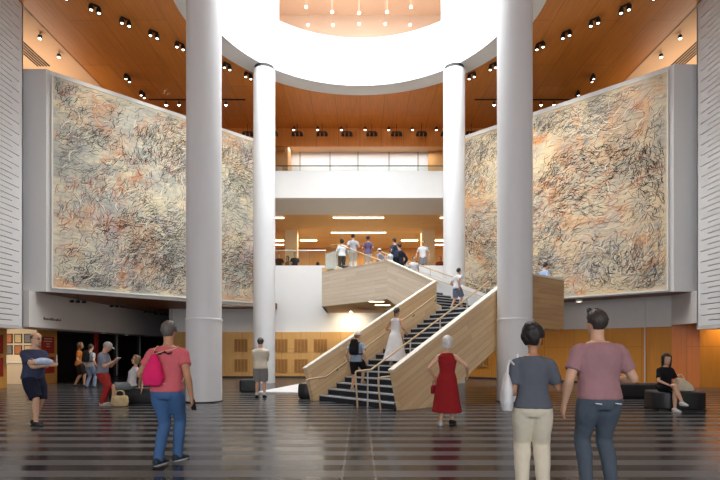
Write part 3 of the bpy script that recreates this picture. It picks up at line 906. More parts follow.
p0 = V((5.48, 26.9)).lerp(V((12.27, 20.4)), .02)
g = grille('square timber grille under the stair landing by the right column', 6.6, .95, .7, .7); g.location = (6.1, 26.22, .95); g.rotation_euler = (0, 0, -R(44))
# ================================================================== SEATS ON THE FLOOR
def vinyl():
    t = NT('black_vinyl'); n = t.noise(t.obj(), 30, 3); t.base(t.mix(n, (.010, .010, .012), (.022, .022, .025))); t.rough(.42); t.bump(n, .12, .005); return t.m
VIN = vinyl()
def ottoman(label, loc, rz, sx, sy, h=.42, roundc=.1):
    t = thing('ottoman', label, 'ottoman', loc, rz, None)
    b = NB(); box(b, (0, 0, h/2+.02), (sx, sy, h-.04))
    es = [e for e in b.edges if abs(e.verts[0].co.z-e.verts[1].co.z) > .1]
    bmesh.ops.bevel(b, geom=es, offset=roundc, segments=6, affect='EDGES', profile=.5)
    es = [e for e in b.edges if abs(e.verts[0].co.z-e.verts[1].co.z) < .01 and len(e.link_faces) == 2 and abs(e.link_faces[0].normal.z-e.link_faces[1].normal.z) > .5]
    bmesh.ops.bevel(b, geom=es, offset=.035, segments=3, affect='EDGES', profile=.6)
    mesh_obj('cushion', b, VIN, t, True)
    b = NB(); box(b, (0, 0, .02), (sx*.86, sy*.86, .04)); mesh_obj('plinth', b, BLACK, t)
    b = NB(); 
    zz = h-.02
    k = .5
    tube(b, [(-sx/2+roundc, -sy/2-.002, zz-.04), (sx/2-roundc, -sy/2-.002, zz-.04)], .006, 6); mesh_obj('seam', b, BLACK, t)
    return t
ottoman('dark cube ottoman beside the man in the cream shirt', (at(247, 392, 17.1).x, 17.6, 0), R(8), .66, .7, .44, .06)
t = thing('pouf', 'round black pouf at the foot of the left stair parapet', 'ottoman', (at(314, 0, 14.95).x-.2, 15.25, 0))
b = NB(); lathe(b, [(.26, .02), (.29, .06), (.3, .2), (.29, .4), (.25, .45), (.0001, .46)], 28); mesh_obj('cushion', b, VIN, t, True)
b = NB(); lathe(b, [(.24, 0), (.24, .03)], 24); mesh_obj('plinth', b, BLACK, t)
ottoman('black ottoman behind the man in red trousers', (-6.55, 14.75, 0), R(-4), .95, .7, .43, .1)
ottoman('black ottoman that the woman in grey shorts sits on', (-5.75, 13.95, 0), R(2), 1.0, .8, .40, .12)
ottoman('long low black bench before the right oak panelling', (8.35, 15.6, 0), R(3), 2.2, .9, .42, .1)
ottoman('rounded black ottoman with the seated woman in black', (7.55, 12.45, 0), R(-6), 1.2, .95, .44, .34)
t = thing('floor_slab', 'low flat white slab on the floor left of the stairs', 'plinth', (-2.05, 17.2, 0))  # flat white trapezoid on the floor, built as a thin slab
a0, a1, a2, a3 = [at(px, 391.5, 518*1.4/40.5) for px in (272, 309, 0, 0)]
b = NB(); prism(b, [(-1.35, 0), (.05, -.3), (.25, 5.4), (-.2, 5.4)], 0, .05)
mesh_obj('slab_body', b, paint('slab_white', (.8, .8, .8), .4), t)

# ================================================================== SHOP DOORS AND DISPLAYS ON THE LEFT
REDP = paint('poster_red', lin(176, 44, 34), .6, .05)
def door_panel(label, y, n, wd):
    t = thing('door_leaf', label, 'door', (SHOPX+.0, y, 0), R(90), 'oak shop doors')
    b = NB(); bx(b, -wd/2, wd/2, -.06, 0, 0, 2.3); mesh_obj('leaf', b, OAK, t)
    b = NB(); bx(b, -wd/2+.22, wd/2-.22, -.075, -.06, 1.3, 2.0); f = mesh_obj('red_poster', b, REDP, t)
    b = NB()
    rr = random.Random(n)
    for k in range(4):
        zz = 1.92-k*.11; w_ = rr.uniform(.3, .8)*(wd/2-.3)
        bx(b, -w_, w_, -.079, -.075, zz-.018, zz+.018)
    mesh_obj('poster_marks', b, paint('mark_pale', lin(230, 200, 180), .6), f)
    b = NB(); bx(b, -wd/2+.22, wd/2-.22, -.075, -.06, .45, 1.15); mesh_obj('red_panel', b, REDP, t)
    b = NB(); tube(b, [(wd/2-.08, -.1, .9), (wd/2-.08, -.1, 1.25)], .014, 8); tube(b, [(wd/2-.08, -.06, .92), (wd/2-.08, -.1, .92)], .01, 6); tube(b, [(wd/2-.08, -.06, 1.23), (wd/2-.08, -.1, 1.23)], .01, 6); mesh_obj('door_handle', b, METAL, t)
    return t
door_panel('oak door with red poster left of the bright shop doorway', 18.55, 1, 1.9)
door_panel('oak door with red poster right of the bright shop doorway', 22.05, 2, 1.35)
b = NB(); bx(b, SHOPX-.07, SHOPX+.02, 17.2, 22.8, 2.3, 2.42); struct('trim_10', b, OAK)
for k in range(8):
    i, j = k % 4, k//4
    x = -14.25-i*.42
    t = thing('framed_print', 'small framed print on the bright shop wall, %s row, %s from the doorway edge' % (('upper', 'lower')[j], ORD[i]), 'print', (x, 22.89, 1.95-j*.5), 0, 'prints on the shop wall')
    b = NB(); bx(b, -.17, .17, -.03, 0, -.21, .21); mesh_obj('frame', b, paint('print_dark', lin(60, 44, 36), .6), t)
    b = NB(); bx(b, -.13, .13, -.034, -.03, -.17, .17); mesh_obj('print_sheet', b, paint('print_%d' % (k % 3), (lin(190, 120, 80), lin(120, 120, 130), lin(210, 190, 150))[k % 3], .6), t)
t = thing('shop_counter', 'pale display counter inside the lit shop doorway', 'counter', (-15.2, 22.3, 0))
b = NB(); bx(b, -1.0, 1.0, -.3, .3, 0, .9); mesh_obj('body', b, paint('counter_pale', lin(206, 190, 170), .6), t)
b = NB(); bx(b, -1.04, 1.04, -.34, .34, .9, .94); mesh_obj('top', b, WHITE, t)
for k, (px, nm, m, w_) in enumerate(((95, 'red', REDP, .16), (116, 'pale', paint('mullion_pale', lin(170, 164, 158), .5), .07), (139, 'pale', None, .07))):
    y = SHOPX*F/(px-360)
    m = m or paint('mullion_pale', lin(170, 164, 158), .5)
    t = thing('shop_post', ('red banner post in the dark shop front', 'slim pale post of the dark shop front, nearer', 'slim pale post of the dark shop front, farther')[k], 'post', (SHOPX+.06, y, 0), 0)
    b = NB(); bx(b, -.03, .03, -w_, w_, .02, 2.3); mesh_obj('post_shaft', b, m, t)
    b = NB(); bx(b, -.05, .05, -w_-.02, w_+.02, 0, .06); mesh_obj('post_base', b, BLACK, t)
t = thing('wall_lettering', 'tiny dark lettering on the grey lintel above the shop', 'sign', (-12.0, 20.2, 2.62), R(90))
b = NB(); rr = random.Random(5); x = -.55
while x < .55:
    w_ = rr.uniform(.04, .09); bx(b, x, x+w_, -.006, 0, -.035, .035+rr.choice((0, .03))); x += w_+.03
mesh_obj('letters', b, paint('letter_dark', (.06, .05, .05), .6), t)

# ================================================================== LIGHT
def area(name, loc, rot, sx, sy, e, c=(1, 1, 1), shape='RECTANGLE', spread=180):
    l = bpy.data.lights.new(name, 'AREA'); l.shape = shape; l.size = sx; l.size_y = sy; l.energy = e; l.color = c; l.spread = R(spread)
    o = bpy.data.objects.new(name, l); o.location = loc; o.rotation_euler = rot; COL.objects.link(o); return o
def spot(name, loc, tgt, e, ang=60, c=(1, .85, .65), blend=.6, r=.08):
    l = bpy.data.lights.new(name, 'SPOT'); l.energy = e; l.spot_size = R(ang); l.spot_blend = blend; l.color = c; l.shadow_soft_size = r
    o = bpy.data.objects.new(name, l); o.location = loc; o.rotation_euler = (V(tgt)-V(loc)).to_track_quat('-Z', 'Y').to_euler(); COL.objects.link(o); return o
area('skylight_daylight', (CC[0], CC[1], 20.85), (0, 0, 0), RI*1.9, RI*1.9, 3900, (.95, .98, 1), 'DISK')
for i, (x, w) in enumerate(((-7.2, 5.4), (0, 7), (7.2, 5.4))):
    area('entrance_daylight', (x, -8.9, 5), (R(90), 0, 0), w, 9, 430*w/5.4, (.94, .97, 1))
# wall washing of the canvases from the slanting spot rows
for s in (-1, 1):
    for k in range(4):
        p = (s*(9.6-k*1.5), 18.7+k*1.5, 13.5); q = (s*(9.9-k*1.75), 20.8+k*1.65, 6.8)
        spot('canvas_wash', p, q, 380, 75, (1, .93, .82), .9, .15)
    area('side_ceiling_fill', (s*14.6, 23, 11.95), (R(180), 0, 0), 2, 5, 150, (1, .84, .66))  # added fill aimed upwards to brighten the side ceilings, no fitting there
# second and third floors
for y, e in ((30.7, 110), (34.6, 170), (37.5, 260)): area('second_floor_strips', (0, y, 9.25), (0, 0, 0), 8, .4, e, (1, .86, .64))
area('third_floor_light', (0, 30.2, 13.2), (0, 0, 0), 9, .6, 140, (1, .97, .92))
area('gallery_light', (0, 26.6, 20.0), (0, 0, 0), 9, 2, 70, (1, .94, .88))
spot('stair_downlight', (-.48, 25.8, 3.32), (-.48, 26.9, 1.4), 150, 165, (1, .84, .6), .8)
area('back_wall_wash', (-3, 25.6, 3.5), (R(-25), 0, 0), 8, .3, 40, (1, .85, .62))
area('shop_light', (-15, 19.6, 2.85), (0, 0, 0), 2.2, 3, 130, (1, .86, .66))
spot('niche_spot', (12.7, 19.4, 3.2), (12.75, 20.3, 1.1), 420, 120, (1, .62, .25), .7)
spot('end_spot', (14.0, 19.0, 2.85), (14.1, 19.75, 1.6), 160, 130, (1, .7, .3), .8)
w = bpy.data.worlds.new('sky'); SC.world = w; w.use_nodes = True
w.node_tree.nodes['Background'].inputs[0].default_value = (.75, .85, 1, 1)
w.node_tree.nodes['Background'].inputs[1].default_value = .6

# ================================================================== CAMERA
cam = bpy.data.cameras.new('camera'); co = bpy.data.objects.new('camera', cam); COL.objects.link(co)
co.location = (0, 0, EYE); co.rotation_euler = (R(90), 0, 0)
cam.sensor_width = 36; cam.lens = F/720*36; cam.shift_y = (HOR-240)/720; cam.clip_end = 200
SC.camera = co
SC.view_settings.view_transform = 'Standard'; SC.view_settings.look = 'None'
SC.view_settings.gamma = 1; SC.view_settings.use_curve_mapping = False
SC.view_settings.exposure = 0.0
SC.cycles.use_denoising = True
SC.cycles.max_bounces = 8; SC.cycles.diffuse_bounces = 5; SC.cycles.transparent_max_bounces = 12
SC.cycles.sample_clamp_indirect = 6
# ================================================================== PEOPLE
def interp(tab, h):
    if h <= tab[0][0]: return tab[0][1:]
    for a, b in zip(tab, tab[1:]):
        if h <= b[0]:
            t = (h-a[0])/(b[0]-a[0]); return tuple(x+(y-x)*t for x, y in zip(a[1:], b[1:]))
    return tab[-1][1:]
# h above the pelvis, half width, half depth, forward offset  (all in body heights)
TORSO = {'m': [(-.075, .050, .050, -.004), (-.04, .088, .066, -.008), (0, .097, .068, -.008), (.045, .091, .060, -.002), (.09, .086, .056, .002), (.15, .095, .062, .004), (.20, .104, .067, .003), (.235, .106, .064, -.002), (.262, .094, .056, -.006), (.285, .066, .048, -.006), (.300, .046, .040, -.004), (.315, .036, .036, -.002)],
         'f': [(-.075, .050, .050, -.004), (-.04, .092, .066, -.008), (0, .100, .068, -.010), (.045, .085, .058, -.003), (.085, .072, .050, .002), (.14, .080, .057, .006), (.19, .088, .066, .009), (.23, .091, .056, .001), (.258, .080, .048, -.005), (.282, .054, .041, -.006), (.300, .036, .034, -.004), (.315, .029, .030, -.002)]}
def ik(a, b, l1, l2, pole):
    d = b-a; L = min(d.length, .998*(l1+l2)); L = max(L, abs(l1-l2)*1.05); dr = d.normalized()
    c = (l1*l1+L*L-l2*l2)/(2*l1*L); c = max(-1, min(1, c)); s = math.sqrt(1-c*c)
    p = V(pole); p = p-dr*p.dot(dr)
    p = p.normalized() if p.length > 1e-6 else dr.orthogonal().normalized()
    return a+dr*(c*l1)+p*(s*l1), a+dr*L

TMP = bpy.data.scenes.new('workbench')
def remeshed(name, bm, m, parent, voxel, smooth=4, wob=0.0, seed=0):
    bmesh.ops.recalc_face_normals(bm, faces=bm.faces)
    me = bpy.data.meshes.new(name+'_src'); bm.to_mesh(me); bm.free()
    ob = bpy.data.objects.new(name+'_src', me); TMP.collection.objects.link(ob)
    md = ob.modifiers.new('r', 'REMESH'); md.mode = 'VOXEL'; md.voxel_size = voxel; md.use_smooth_shade = True
    if smooth:
        sm = ob.modifiers.new('s', 'SMOOTH'); sm.iterations = smooth; sm.factor = .5
    vl_ = TMP.view_layers[0]; vl_.update(); dg = vl_.depsgraph
    out = bpy.data.meshes.new_from_object(ob.evaluated_get(dg))
    bpy.data.objects.remove(ob); bpy.data.meshes.remove(me)
    out.name = name
    if wob:
        o = V((seed*1.7, seed*.9, seed*2.3))
        nrm = [v.normal.copy() for v in out.vertices]
        for v, vn in zip(out.vertices, nrm):
            p = v.co
            n = noise.noise(V((p.x*9, p.y*9, p.z*6))+o)+.5*noise.noise(V((p.x*22, p.y*22, p.z*13))+o)
            v.co = p+vn*(wob*n)
    out.polygons.foreach_set('use_smooth', [True]*len(out.polygons))
    out.materials.clear(); out.materials.append(m)
    o = bpy.data.objects.new(name, out)
    return link(o, parent)

def hand(bm, w, d, palm, side, H, curl=.5, spread=.1):
    d = d.normalized(); palm = (palm-d*palm.dot(d)).normalized()
    lat = d.cross(palm)*side                      # towards the thumb
    s = H
    loft(bm, [ring(w+d*(x*s), lat*(wd*s), palm*(th*s), 12, 2.6) for x, wd, th in ((-.012, .0150, .0120), (.008, .0165, .0115), (.03, .0225, .0115), (.05, .0235, .0105), (.060, .021, .009))])
    for i, (of, ln) in enumerate(((.0172, .90), (.0060, 1.0), (-.0055, .94), (-.0165, .74))):
        b = w+d*(.052*s)+lat*(of*s)
        dr = (d+lat*(of/.0172*spread)).normalized()
        pts = [b-d*(.012*s), b]; a = curl*.55
        seglen = (.0235, .0165, .013)
        for sl_, k in zip(seglen, (1.0, 1.25, .9)):
            ax = dr.cross(palm).normalized()
            dr = (Matrix.Rotation(a*k, 3, ax) @ dr).normalized()
            pts.append(pts[-1]+dr*(sl_*ln*s))
        tube(bm, pts, [.0058*s, .0056*s, .0052*s, .0048*s, .0040*s], 8)
    b = w+d*(.012*s)+lat*(.012*s)
    t1 = (d*.75+lat*.75+palm*.25).normalized(); t2 = (d*.95+lat*.25+palm*.35*(.5+curl)).normalized()
    tube(bm, [b, b+t1*(.028*s), b+t1*(.028*s)+t2*(.02*s), b+t1*(.028*s)+t2*(.037*s)], [.0085*s, .0072*s, .0060*s, .0046*s], 8)

class P: pass
def person(label, loc, yaw, H, sex='m', skn='light', hair=('short', (.05, .035, .025)), lean=(0, 0), head=(0, 0), feet=None, toes=(0, 0), hands=None, elbows=None,
           palms=None, curl=(.5, .5), sit=None, girth=1.0, shld=1.0, top=None, bottom=None, shoes=(.03, .03, .03), voxel=.011, face=True, extra=None, group=None, knees=None, twist=0, drop=.012):
    """builds a figure facing local +Y; feet/hands in body heights"""
    q = P(); s = H
    sk = {'light': lin(214, 170, 142), 'tan': lin(190, 140, 108), 'brown': lin(128, 88, 64), 'fair': lin(226, 186, 162)}[skn]
    SK = skin('skin_'+skn, sk)
    X, Y, Z = V((1, 0, 0)), V((0, 1, 0)), V((0, 0, 1))
    pz = (.53-drop)*s if sit is None else sit+.062*s
    pel = V((0, 0, pz))
    up = V((math.sin(R(lean[1])), math.sin(R(lean[0])), math.cos(R(lean[0])))).normalized()
    rt = V((math.cos(R(twist)), math.sin(R(twist)), 0)); rt = (rt-up*rt.dot(up)).normalized(); fw = up.cross(rt)
    T = TORSO[sex]
    shx = (.103 if sex == 'm' else .090)*shld
    def tor(h, off=0, gx=1.0):
        rx, ry, oy = interp(T, h)
        k = max(0, min(1, h/.2))
        r_ = (X*(1-k)+rt*k).normalized(); f_ = up.cross(r_).normalized() if h > 0 else (Y*(1-k)+fw*k).normalized()
        g = girth*(1+(shld-1)*k)
        return pel+up*(h*s)+f_*(oy*s), r_*(rx*s*g*gx+off), f_*(ry*s*girth*gx+off)
    bm = NB()
    loft(bm, [ring(*tor(h, -.014 if bottom and h < .04 else 0), 20, 2.3) for h in (-.06, -.04, -.02, 0, .03, .06, .09, .12, .15, .18, .21, .24, .26, .275, .29, .305)])
    # neck and head
    nb = pel+up*(.29*s); 
    hy, hp = R(head[0]), R(head[1])
    hm = Matrix.Rotation(hy, 3, 'Z') @ Matrix.Rotation(hp, 3, 'X')
    hx, hyv, hz = hm @ X, hm @ Y, hm @ Z
    nk = pel+up*(.335*s)+(hm @ V((0, .006*s, 0)))
    hh = .138*s
    hb = nk+hz*(.004*s)+hyv*(.012*s)             # chin level, centre of the head
    tube(bm, [nb-up*(.02*s), nb+up*(.012*s), nk, nk+hz*(.035*s)], [.046*s if sex == 'm' else .036*s, .037*s if sex == 'm' else .028*s, .0345*s if sex == 'm' else .0265*s, .036*s], 14)
    HP = [(-.01, .07, .07, .27), (.02, .15, .15, .20), (.08, .21, .24, .13), (.16, .255, .31, .07), (.25, .285, .355, .03), (.36, .31, .385, .01), (.48, .325, .405, 0), (.60, .335, .42, -.01), (.70, .335, .42, -.02), (.80, .31, .40, -.03), (.89, .25, .33, -.035), (.96, .15, .21, -.035), (1.0, .04, .06, -.035)]
    loft(bm, [ring(hb+hz*(z*hh)+hyv*(oy*hh), hx*(rx*hh), hyv*(ry*hh), 18, 2.2) for z, rx, ry, oy in HP])
    hd = lambda x, y, z: hb+hx*(x*hh)+hyv*(y*hh)+hz*(z*hh)
    tube(bm, [hd(0, .36, .56), hd(0, .42, .46), hd(0, .475, .36), hd(0, .40, .31)], [.035*hh, .045*hh, .065*hh, .04*hh], 8)
    for sd in (-1, 1): ell(bm, hd(sd*.325, -.03, .44), .035*hh, .075*hh, .12*hh, hm, 8, 6)
    # legs
    hips = [pel+X*(sd*.052*s)-Z*(.012*s) for sd in (-1, 1)]
    feet = feet or ((-.06, 0), (.06, 0))
    q.knee = []; q.ank = []
    for i in (0, 1):
        f = feet[i]; a = V((f[0]*s, f[1]*s, .045*s+(f[2]*s if len(f) > 2 else 0)))
        kp = (knees[i] if knees else (0, 1, .1))
        k, a = ik(hips[i], a, .245*s, .245*s, kp)
        q.knee.append(k); q.ank.append(a); q.bk = getattr(q, 'bk', [])
        sh = (a-k).normalized(); bk = -Y if sit is None else (-Y)
        bk = (bk-sh*bk.dot(sh)); bk = bk.normalized() if bk.length > 1e-5 else -Y
        q.bk.append(bk)
        p, r_ = spline([hips[i], hips[i].lerp(k, .35), hips[i].lerp(k, .75), k, k.lerp(a, .28)+bk*(.008*s), k.lerp(a, .65)+bk*(.003*s), a, a-Z*(.012*s)],
                       [.056*s*girth, .050*s*girth, .038*s*girth, .0325*s, .034*s, .026*s, .0205*s, .021*s], 3)
        tube(bm, p, r_, 14)
        ty = R(toes[i]); td = V((math.sin(ty)*-1, math.cos(ty), 0)); tx = V((td.y, -td.x, 0))
        g0 = a-Z*(.045*s)
        loft(bm, [ring(g0+td*(y*s)+Z*(h*s*.5+.008*s), tx*(w_*s), Z*(h*s*.5), 10, 2.4) for y, w_, h in ((-.034, .012, .03), (-.02, .02, .045), (.01, .022, .05), (.04, .024, .036), (.07, .025, .022), (.095, .018, .014))])
    # arms
    q.wr = []; q.el = []; q.shd = []
    shc = pel+up*(.250*s)
    hands = hands or ((-.155, .02, .50), (.155, .02, .50))
    for i, sd in ((0, -1), (1, 1)):
        sh = shc+rt*(sd*shx*s)-fw*(.006*s)
        t = V(hands[i])*s
        ep = elbows[i] if elbows else (sd*.35, -1, 0)
        e, w_ = ik(sh, t, .175*s, .150*s, ep)
        q.wr.append(w_); q.el.append(e); q.shd.append(sh)
        ag = girth**.5*(1.0 if sex == 'm' else .86)
        p, r_ = spline([shc+rt*(sd*shx*.5*s)+up*(.006*s), sh, sh.lerp(e, .4), sh.lerp(e, .8), e, e.lerp(w_, .28), e.lerp(w_, .7), w_],
                       [.029*s*ag, .033*s*ag, .029*s*ag, .0255*s*ag, .0235*s*ag, .0245*s*ag, .0185*s*ag, .0148*s*ag], 3)
        tube(bm, p, r_, 12)
        fd = (w_-e).normalized()
        pm = V(palms[i]) if palms and palms[i] else V((-sd, 0, 0))
        if abs(pm.normalized().dot(fd)) > .95: pm = V((0, 0, -1)) if abs(fd.z) < .9 else V((0, 1, 0))
        hand(bm, w_, fd, pm, sd, s, curl[i])
    o = remeshed('person', bm, SK, None, voxel, 2)
    o.location = loc; o.rotation_euler = (0, 0, R(yaw))
    tag(o, label, 'person', group)
    q.o = o; q.M = Matrix.Translation(V(loc)) @ Matrix.Rotation(R(yaw), 4, 'Z')
    # face
    if face:
        for sd in (-1, 1):
            b = NB(); ell(b, hd(sd*.135, .375, .50), .042*hh, .030*hh, .026*hh, hm, 10, 6); e = mesh_obj('eye', b, paint('eye_white', (.7, .68, .65), .3), o, True)
            b = NB(); ell(b, hd(sd*.135, .398, .50), .022*hh, .012*hh, .022*hh, hm, 8, 6); mesh_obj('iris', b, paint('iris_dark', (.03, .02, .015), .3), e, True)
            b = NB(); tube(b, [hd(sd*.07, .405, .575), hd(sd*.14, .40, .60), hd(sd*.21, .345, .575)], [.014*hh, .018*hh, .010*hh], 6); mesh_obj('eyebrow', b, hairmat('brow', (.06, .04, .03)), o, True)
        b = NB(); ell(b, hd(0, .375, .185), .095*hh, .035*hh, .028*hh, hm, 10, 6); mesh_obj('mouth', b, skin('lips', lin(176, 96, 88)), o, True)
    # clothes -----------------------------------------------------------
    def limb(path, rads, k=3, n=14, bm_=None): 
        p, r_ = spline(path, rads, k); tube(bm_, p, r_, n)
    if bottom:
        kind, colr, mk = bottom[:3]; loose = bottom[3] if len(bottom) > 3 else 1.0
        m = fabric(mk, colr)
        b = NB()
        if kind in ('trousers', 'shorts'):
            tops = .055
            loft(b, [ring(*tor(h, .010), 20, 2.3) for h in (-.066, -.055, -.035, 0, .025, tops)])
            for i in (0, 1):
                hp_, k, a = hips[i], q.knee[i], q.ank[i]
                if kind == 'trousers':
                    bk = q.bk[i]; up_ = V((0, 0, .008*s)) if sit is None else V((0, 0, 0))
                    bo = -Y*(.010*s) if sit is None else V((0, 0, 0))
                    limb([hp_+up_+bo, hp_+bo, hp_.lerp(k, .3)+bo*.6, hp_.lerp(k, .7), k, k.lerp(a, .32)+bk*(.008*s), k.lerp(a, .72)+bk*(.003*s), a-Z*(.022*s)],
                         [.051*s*girth, .0595*s*girth, .0615*s*girth*(1+.5*(loose-1)), .050*s*loose, .0445*s*loose, .0435*s*loose, .038*s*loose, .036*s*loose], 3, 16, b)
                else:
                    limb([hp_, hp_.lerp(k, .4), hp_.lerp(k, .8), hp_.lerp(k, .97)], [.062*s*girth, .060*s*girth*loose, .056*s*loose, .056*s*loose], 3, 14, b)
        else:      # skirt
            if sit is None:
                hem = bottom[4]
                zs = [.05, 0, -.06, -.12, -.2]+[hem]
                def sk_ring(h):
                    rx, ry, oy = interp(T, max(h, 0)); f = max(0, -h)
                    return pel+up*(max(h, 0)*s)+Z*(min(h, 0)*s)+Y*(oy*s), X*((rx*girth+f*.16*loose)*s+.012), Y*((ry*girth+f*.16*loose)*s+.012)
                loft(b, [ring(*sk_ring(h), 20, 2.2) for h in zs if h >= hem])
            else:
                loft(b, [ring(*tor(h, .012), 20, 2.3) for h in (-.06, -.03, 0, .03, .05)])
                for i in (0, 1): limb([hips[i], hips[i].lerp(q.knee[i], .45), hips[i].lerp(q.knee[i], .85)], [.064*s, .060*s, .056*s], 3, 14, b)
        remeshed(kind, b, m, o, max(voxel, .010), 14, .006, 3)
    if top:
        kind, colr, mk = top[:3]; slv = top[3] if len(top) > 3 else .55; hem = top[4] if len(top) > 4 else -.035; loose = top[5] if len(top) > 5 else 1.0
        m = fabric(mk, colr)
        b = NB()
        if kind == 'dress':
            hh_ = hem; flare = top[6] if len(top) > 6 else .22
            def dr(h):
                if h >= 0:
                    c_, a_, b_ = tor(h, .014+.012*(loose-1)+(.008 if h > .22 else 0)); return c_, a_, b_
                rx, ry, oy = interp(T, 0)
                return pel+Z*(h*s)+Y*((oy)*s), X*((rx*girth-h*flare)*s+.012), Y*((ry*girth-h*flare*.9)*s+.014)
            hs = [.292, .282, .27, .26, .25, .235, .22, .19, .15, .11, .08, .05, .02, 0]
            n_ = 8; hs += [hh_*(j+1)/n_ for j in range(n_)]
            loft(b, [ring(*dr(h), 24, 2.2) for h in reversed(hs)])
        else:
            lo = [hem, hem*.5, 0, .03, .06, .09, .12, .15, .18, .21, .235, .25, .262, .274, .285, .296]
            def shr(h):
                off = .014+.012*(loose-1)
                if h < .10: 
                    rx, ry, oy = interp(T, max(h, -.01)); r2 = interp(T, .13)
                    c_, a_, b_ = tor(h, off); fl = .55
                    mn = (max(rx, rx*(1-fl)+max(rx, r2[0])*fl)*girth*s+off+.006*loose)
                    a_ = a_.normalized()*max(a_.length, mn); b_ = b_.normalized()*max(b_.length, ry*girth*s+off+.004*loose)
                    return c_, a_, b_
                return tor(h, off)
            loft(b, [ring(*shr(h), 22, 2.3) for h in lo])
        if slv > 0:
            for i, sd in ((0, -1), (1, 1)):
                sh, e, w_ = q.shd[i], q.el[i], q.wr[i]; ag2 = girth**.5*(1 if sex == 'm' else .9)
                if slv <= 1:
                    end = sh.lerp(e, slv)
                    limb([shc+rt*(sd*shx*.45*s)+up*(.006*s), sh, sh.lerp(e, slv*.5), end], [.038*ag2*s, .0395*ag2*s, .037*s*loose*ag2, .0385*s*loose*ag2], 3, 14, b)
                else:
                    limb([shc+rt*(sd*shx*.45*s)+up*(.006*s), sh, sh.lerp(e, .5), e, e.lerp(w_, (slv-1)*.5), e.lerp(w_, slv-1)], [.037*s, .039*s, .036*s*loose, .034*s*loose, .031*s*loose, .025*s*loose], 3, 14, b)
        q.top = remeshed({'tee': 'tee_shirt', 'shirt': 'shirt', 'dress': 'dress', 'jacket': 'jacket'}[kind], b, m, o, max(voxel, .010), 3, .0045, 7)
    if shoes:
        cols = shoes if isinstance(shoes[0], (tuple, list)) else (shoes, shoes)
        for i in (0, 1):
            a = q.ank[i]; ty = R(toes[i]); td = V((-math.sin(ty), math.cos(ty), 0)); tx = V((td.y, -td.x, 0)); g0 = a-Z*(.045*s)
            b = NB()
            loft(b, [ring(g0+td*(y*s)+Z*(h*s*.5+.006), tx*(w_*s), Z*(h*s*.5), 14, 2.6) for y, w_, h in ((-.044, .012, .030), (-.037, .021, .046), (-.02, .0255, .052), (.012, .027, .054), (.03, .0285, .045), (.055, .0305, .034), (.08, .030, .027), (.10, .022, .021), (.108, .011, .015))])
            sh_ = mesh_obj('shoe', b, fabric('shoe_%d_%d_%d' % tuple(int(c*255) for c in cols[i]), cols[i], .6, .1, .1), o, True)
            b = NB()
            loft(b, [ring(g0+td*(y*s)+Z*(.0005+zz), tx*(w_*s), td*0+Z*.0001, 4, 2) for zz, y, w_ in ()] or [[g0+td*(math.sin(t_)*.076*s+.032*s)+tx*(math.cos(t_)*.031*s*(1.0 if math.sin(t_) > -.3 else .85))+Z*zz for t_ in [2*PI*j/18 for j in range(18)]] for zz in (.0, .016)])
            mesh_obj('sole', b, paint('sole_pale' if sum(cols[i]) > .1 else 'sole_dark', (.55, .54, .52) if sum(cols[i]) > .1 else (.08, .08, .08), .6), sh_)
    # hair
    if hair:
        st_, hc = hair[:2]; HM = hairmat('hair_%d_%d_%d' % tuple(int(c*999) for c in hc), hc)
        b = NB(); n, m_ = 22, 14
        cz = .60
        def sph(d, ex):
            return hd(d.x*(.335+ex), d.y*(.42+ex)-.02, cz+d.z*((.40+ex) if d.z > 0 else (.42+ex)))
        rs = []
        for j in range(m_+1):
            th = PI*j/m_
            row = []
            for i in range(n):
                ph = 2*PI*i/n
                d = V((math.sin(th)*math.cos(ph), math.sin(th)*math.sin(ph), math.cos(th)))
                ex = .07 if st_ not in ('long', 'bun', 'bob', 'curly') else (.17 if st_ in ('bun', 'curly') else .11)
                if st_ == 'fringe': ex = .03
                facez = .50 if st_ != 'fringe' else .9
                low = {'short': -.80, 'fringe': -.72, 'bun': -.8, 'pony': -.85, 'bob': -.95, 'long': -1, 'cap': -.8, 'curly': -.9}[st_]
                isface = (d.y > .28 and d.z < facez) or (abs(d.x) > .5 and d.z < -.3 and d.y > -.30 and st_ not in ('long', 'bob', 'curly'))
                if st_ == 'fringe' and d.z > .55: isface = True
                if isface or d.z < low: ex = -.12
                ex += .018*noise.noise(d*6+V((H, 0, 0))) if ex > 0 else 0
                row.append(sph(d, ex))
            rs.append(row)
        # rings of the sphere (skip exact poles)
        loft(b, rs[1:-1])
        if st_ in ('long', 'curly'):
            w1 = .34 if st_ == 'long' else .50
            ln = -.55 if len(hair) < 3 else hair[2]
            loft(b, [ring(hd(0, -.14-.05*k, z), hx*(w1*hh*(1.0-.12*k)), hyv*((.30-.05*k)*hh), 16, 2.3) for k, z in enumerate((.75, .45, .15, -.12, ln*.7, ln))])
            for sd in (-1, 1): tube(b, [hd(sd*.32, .10, .75), hd(sd*.42, .04, .4), hd(sd*.44, -.02, .05), hd(sd*.40, 0, ln*.8)], [.10*hh, .11*hh, .11*hh, .06*hh], 10)
        if st_ == 'bob':
            loft(b, [ring(hd(0, -.1, z), hx*(.40*hh*k), hyv*(.36*hh*k), 16, 2.3) for k, z in ((.95, .75), (1.03, .45), (1.02, .2), (.85, .04))])
        if st_ == 'bun':
            ell(b, hd(.02, -.36, .92), .26*hh, .22*hh, .24*hh, hm, 14, 10); ell(b, hd(-.10, -.28, 1.02), .16*hh, .15*hh, .14*hh, hm, 12, 8)
            tube(b, [hd(.30, .15, .6), hd(.34, .16, .35), hd(.33, .13, .12)], [.05*hh, .035*hh, .015*hh], 8)
        if st_ == 'pony':
            tube(b, [hd(0, -.42, .66), hd(0, -.55, .55), hd(0, -.56, .2), hd(0, -.50, -.25)], [.10*hh, .12*hh, .11*hh, .03*hh], 10)
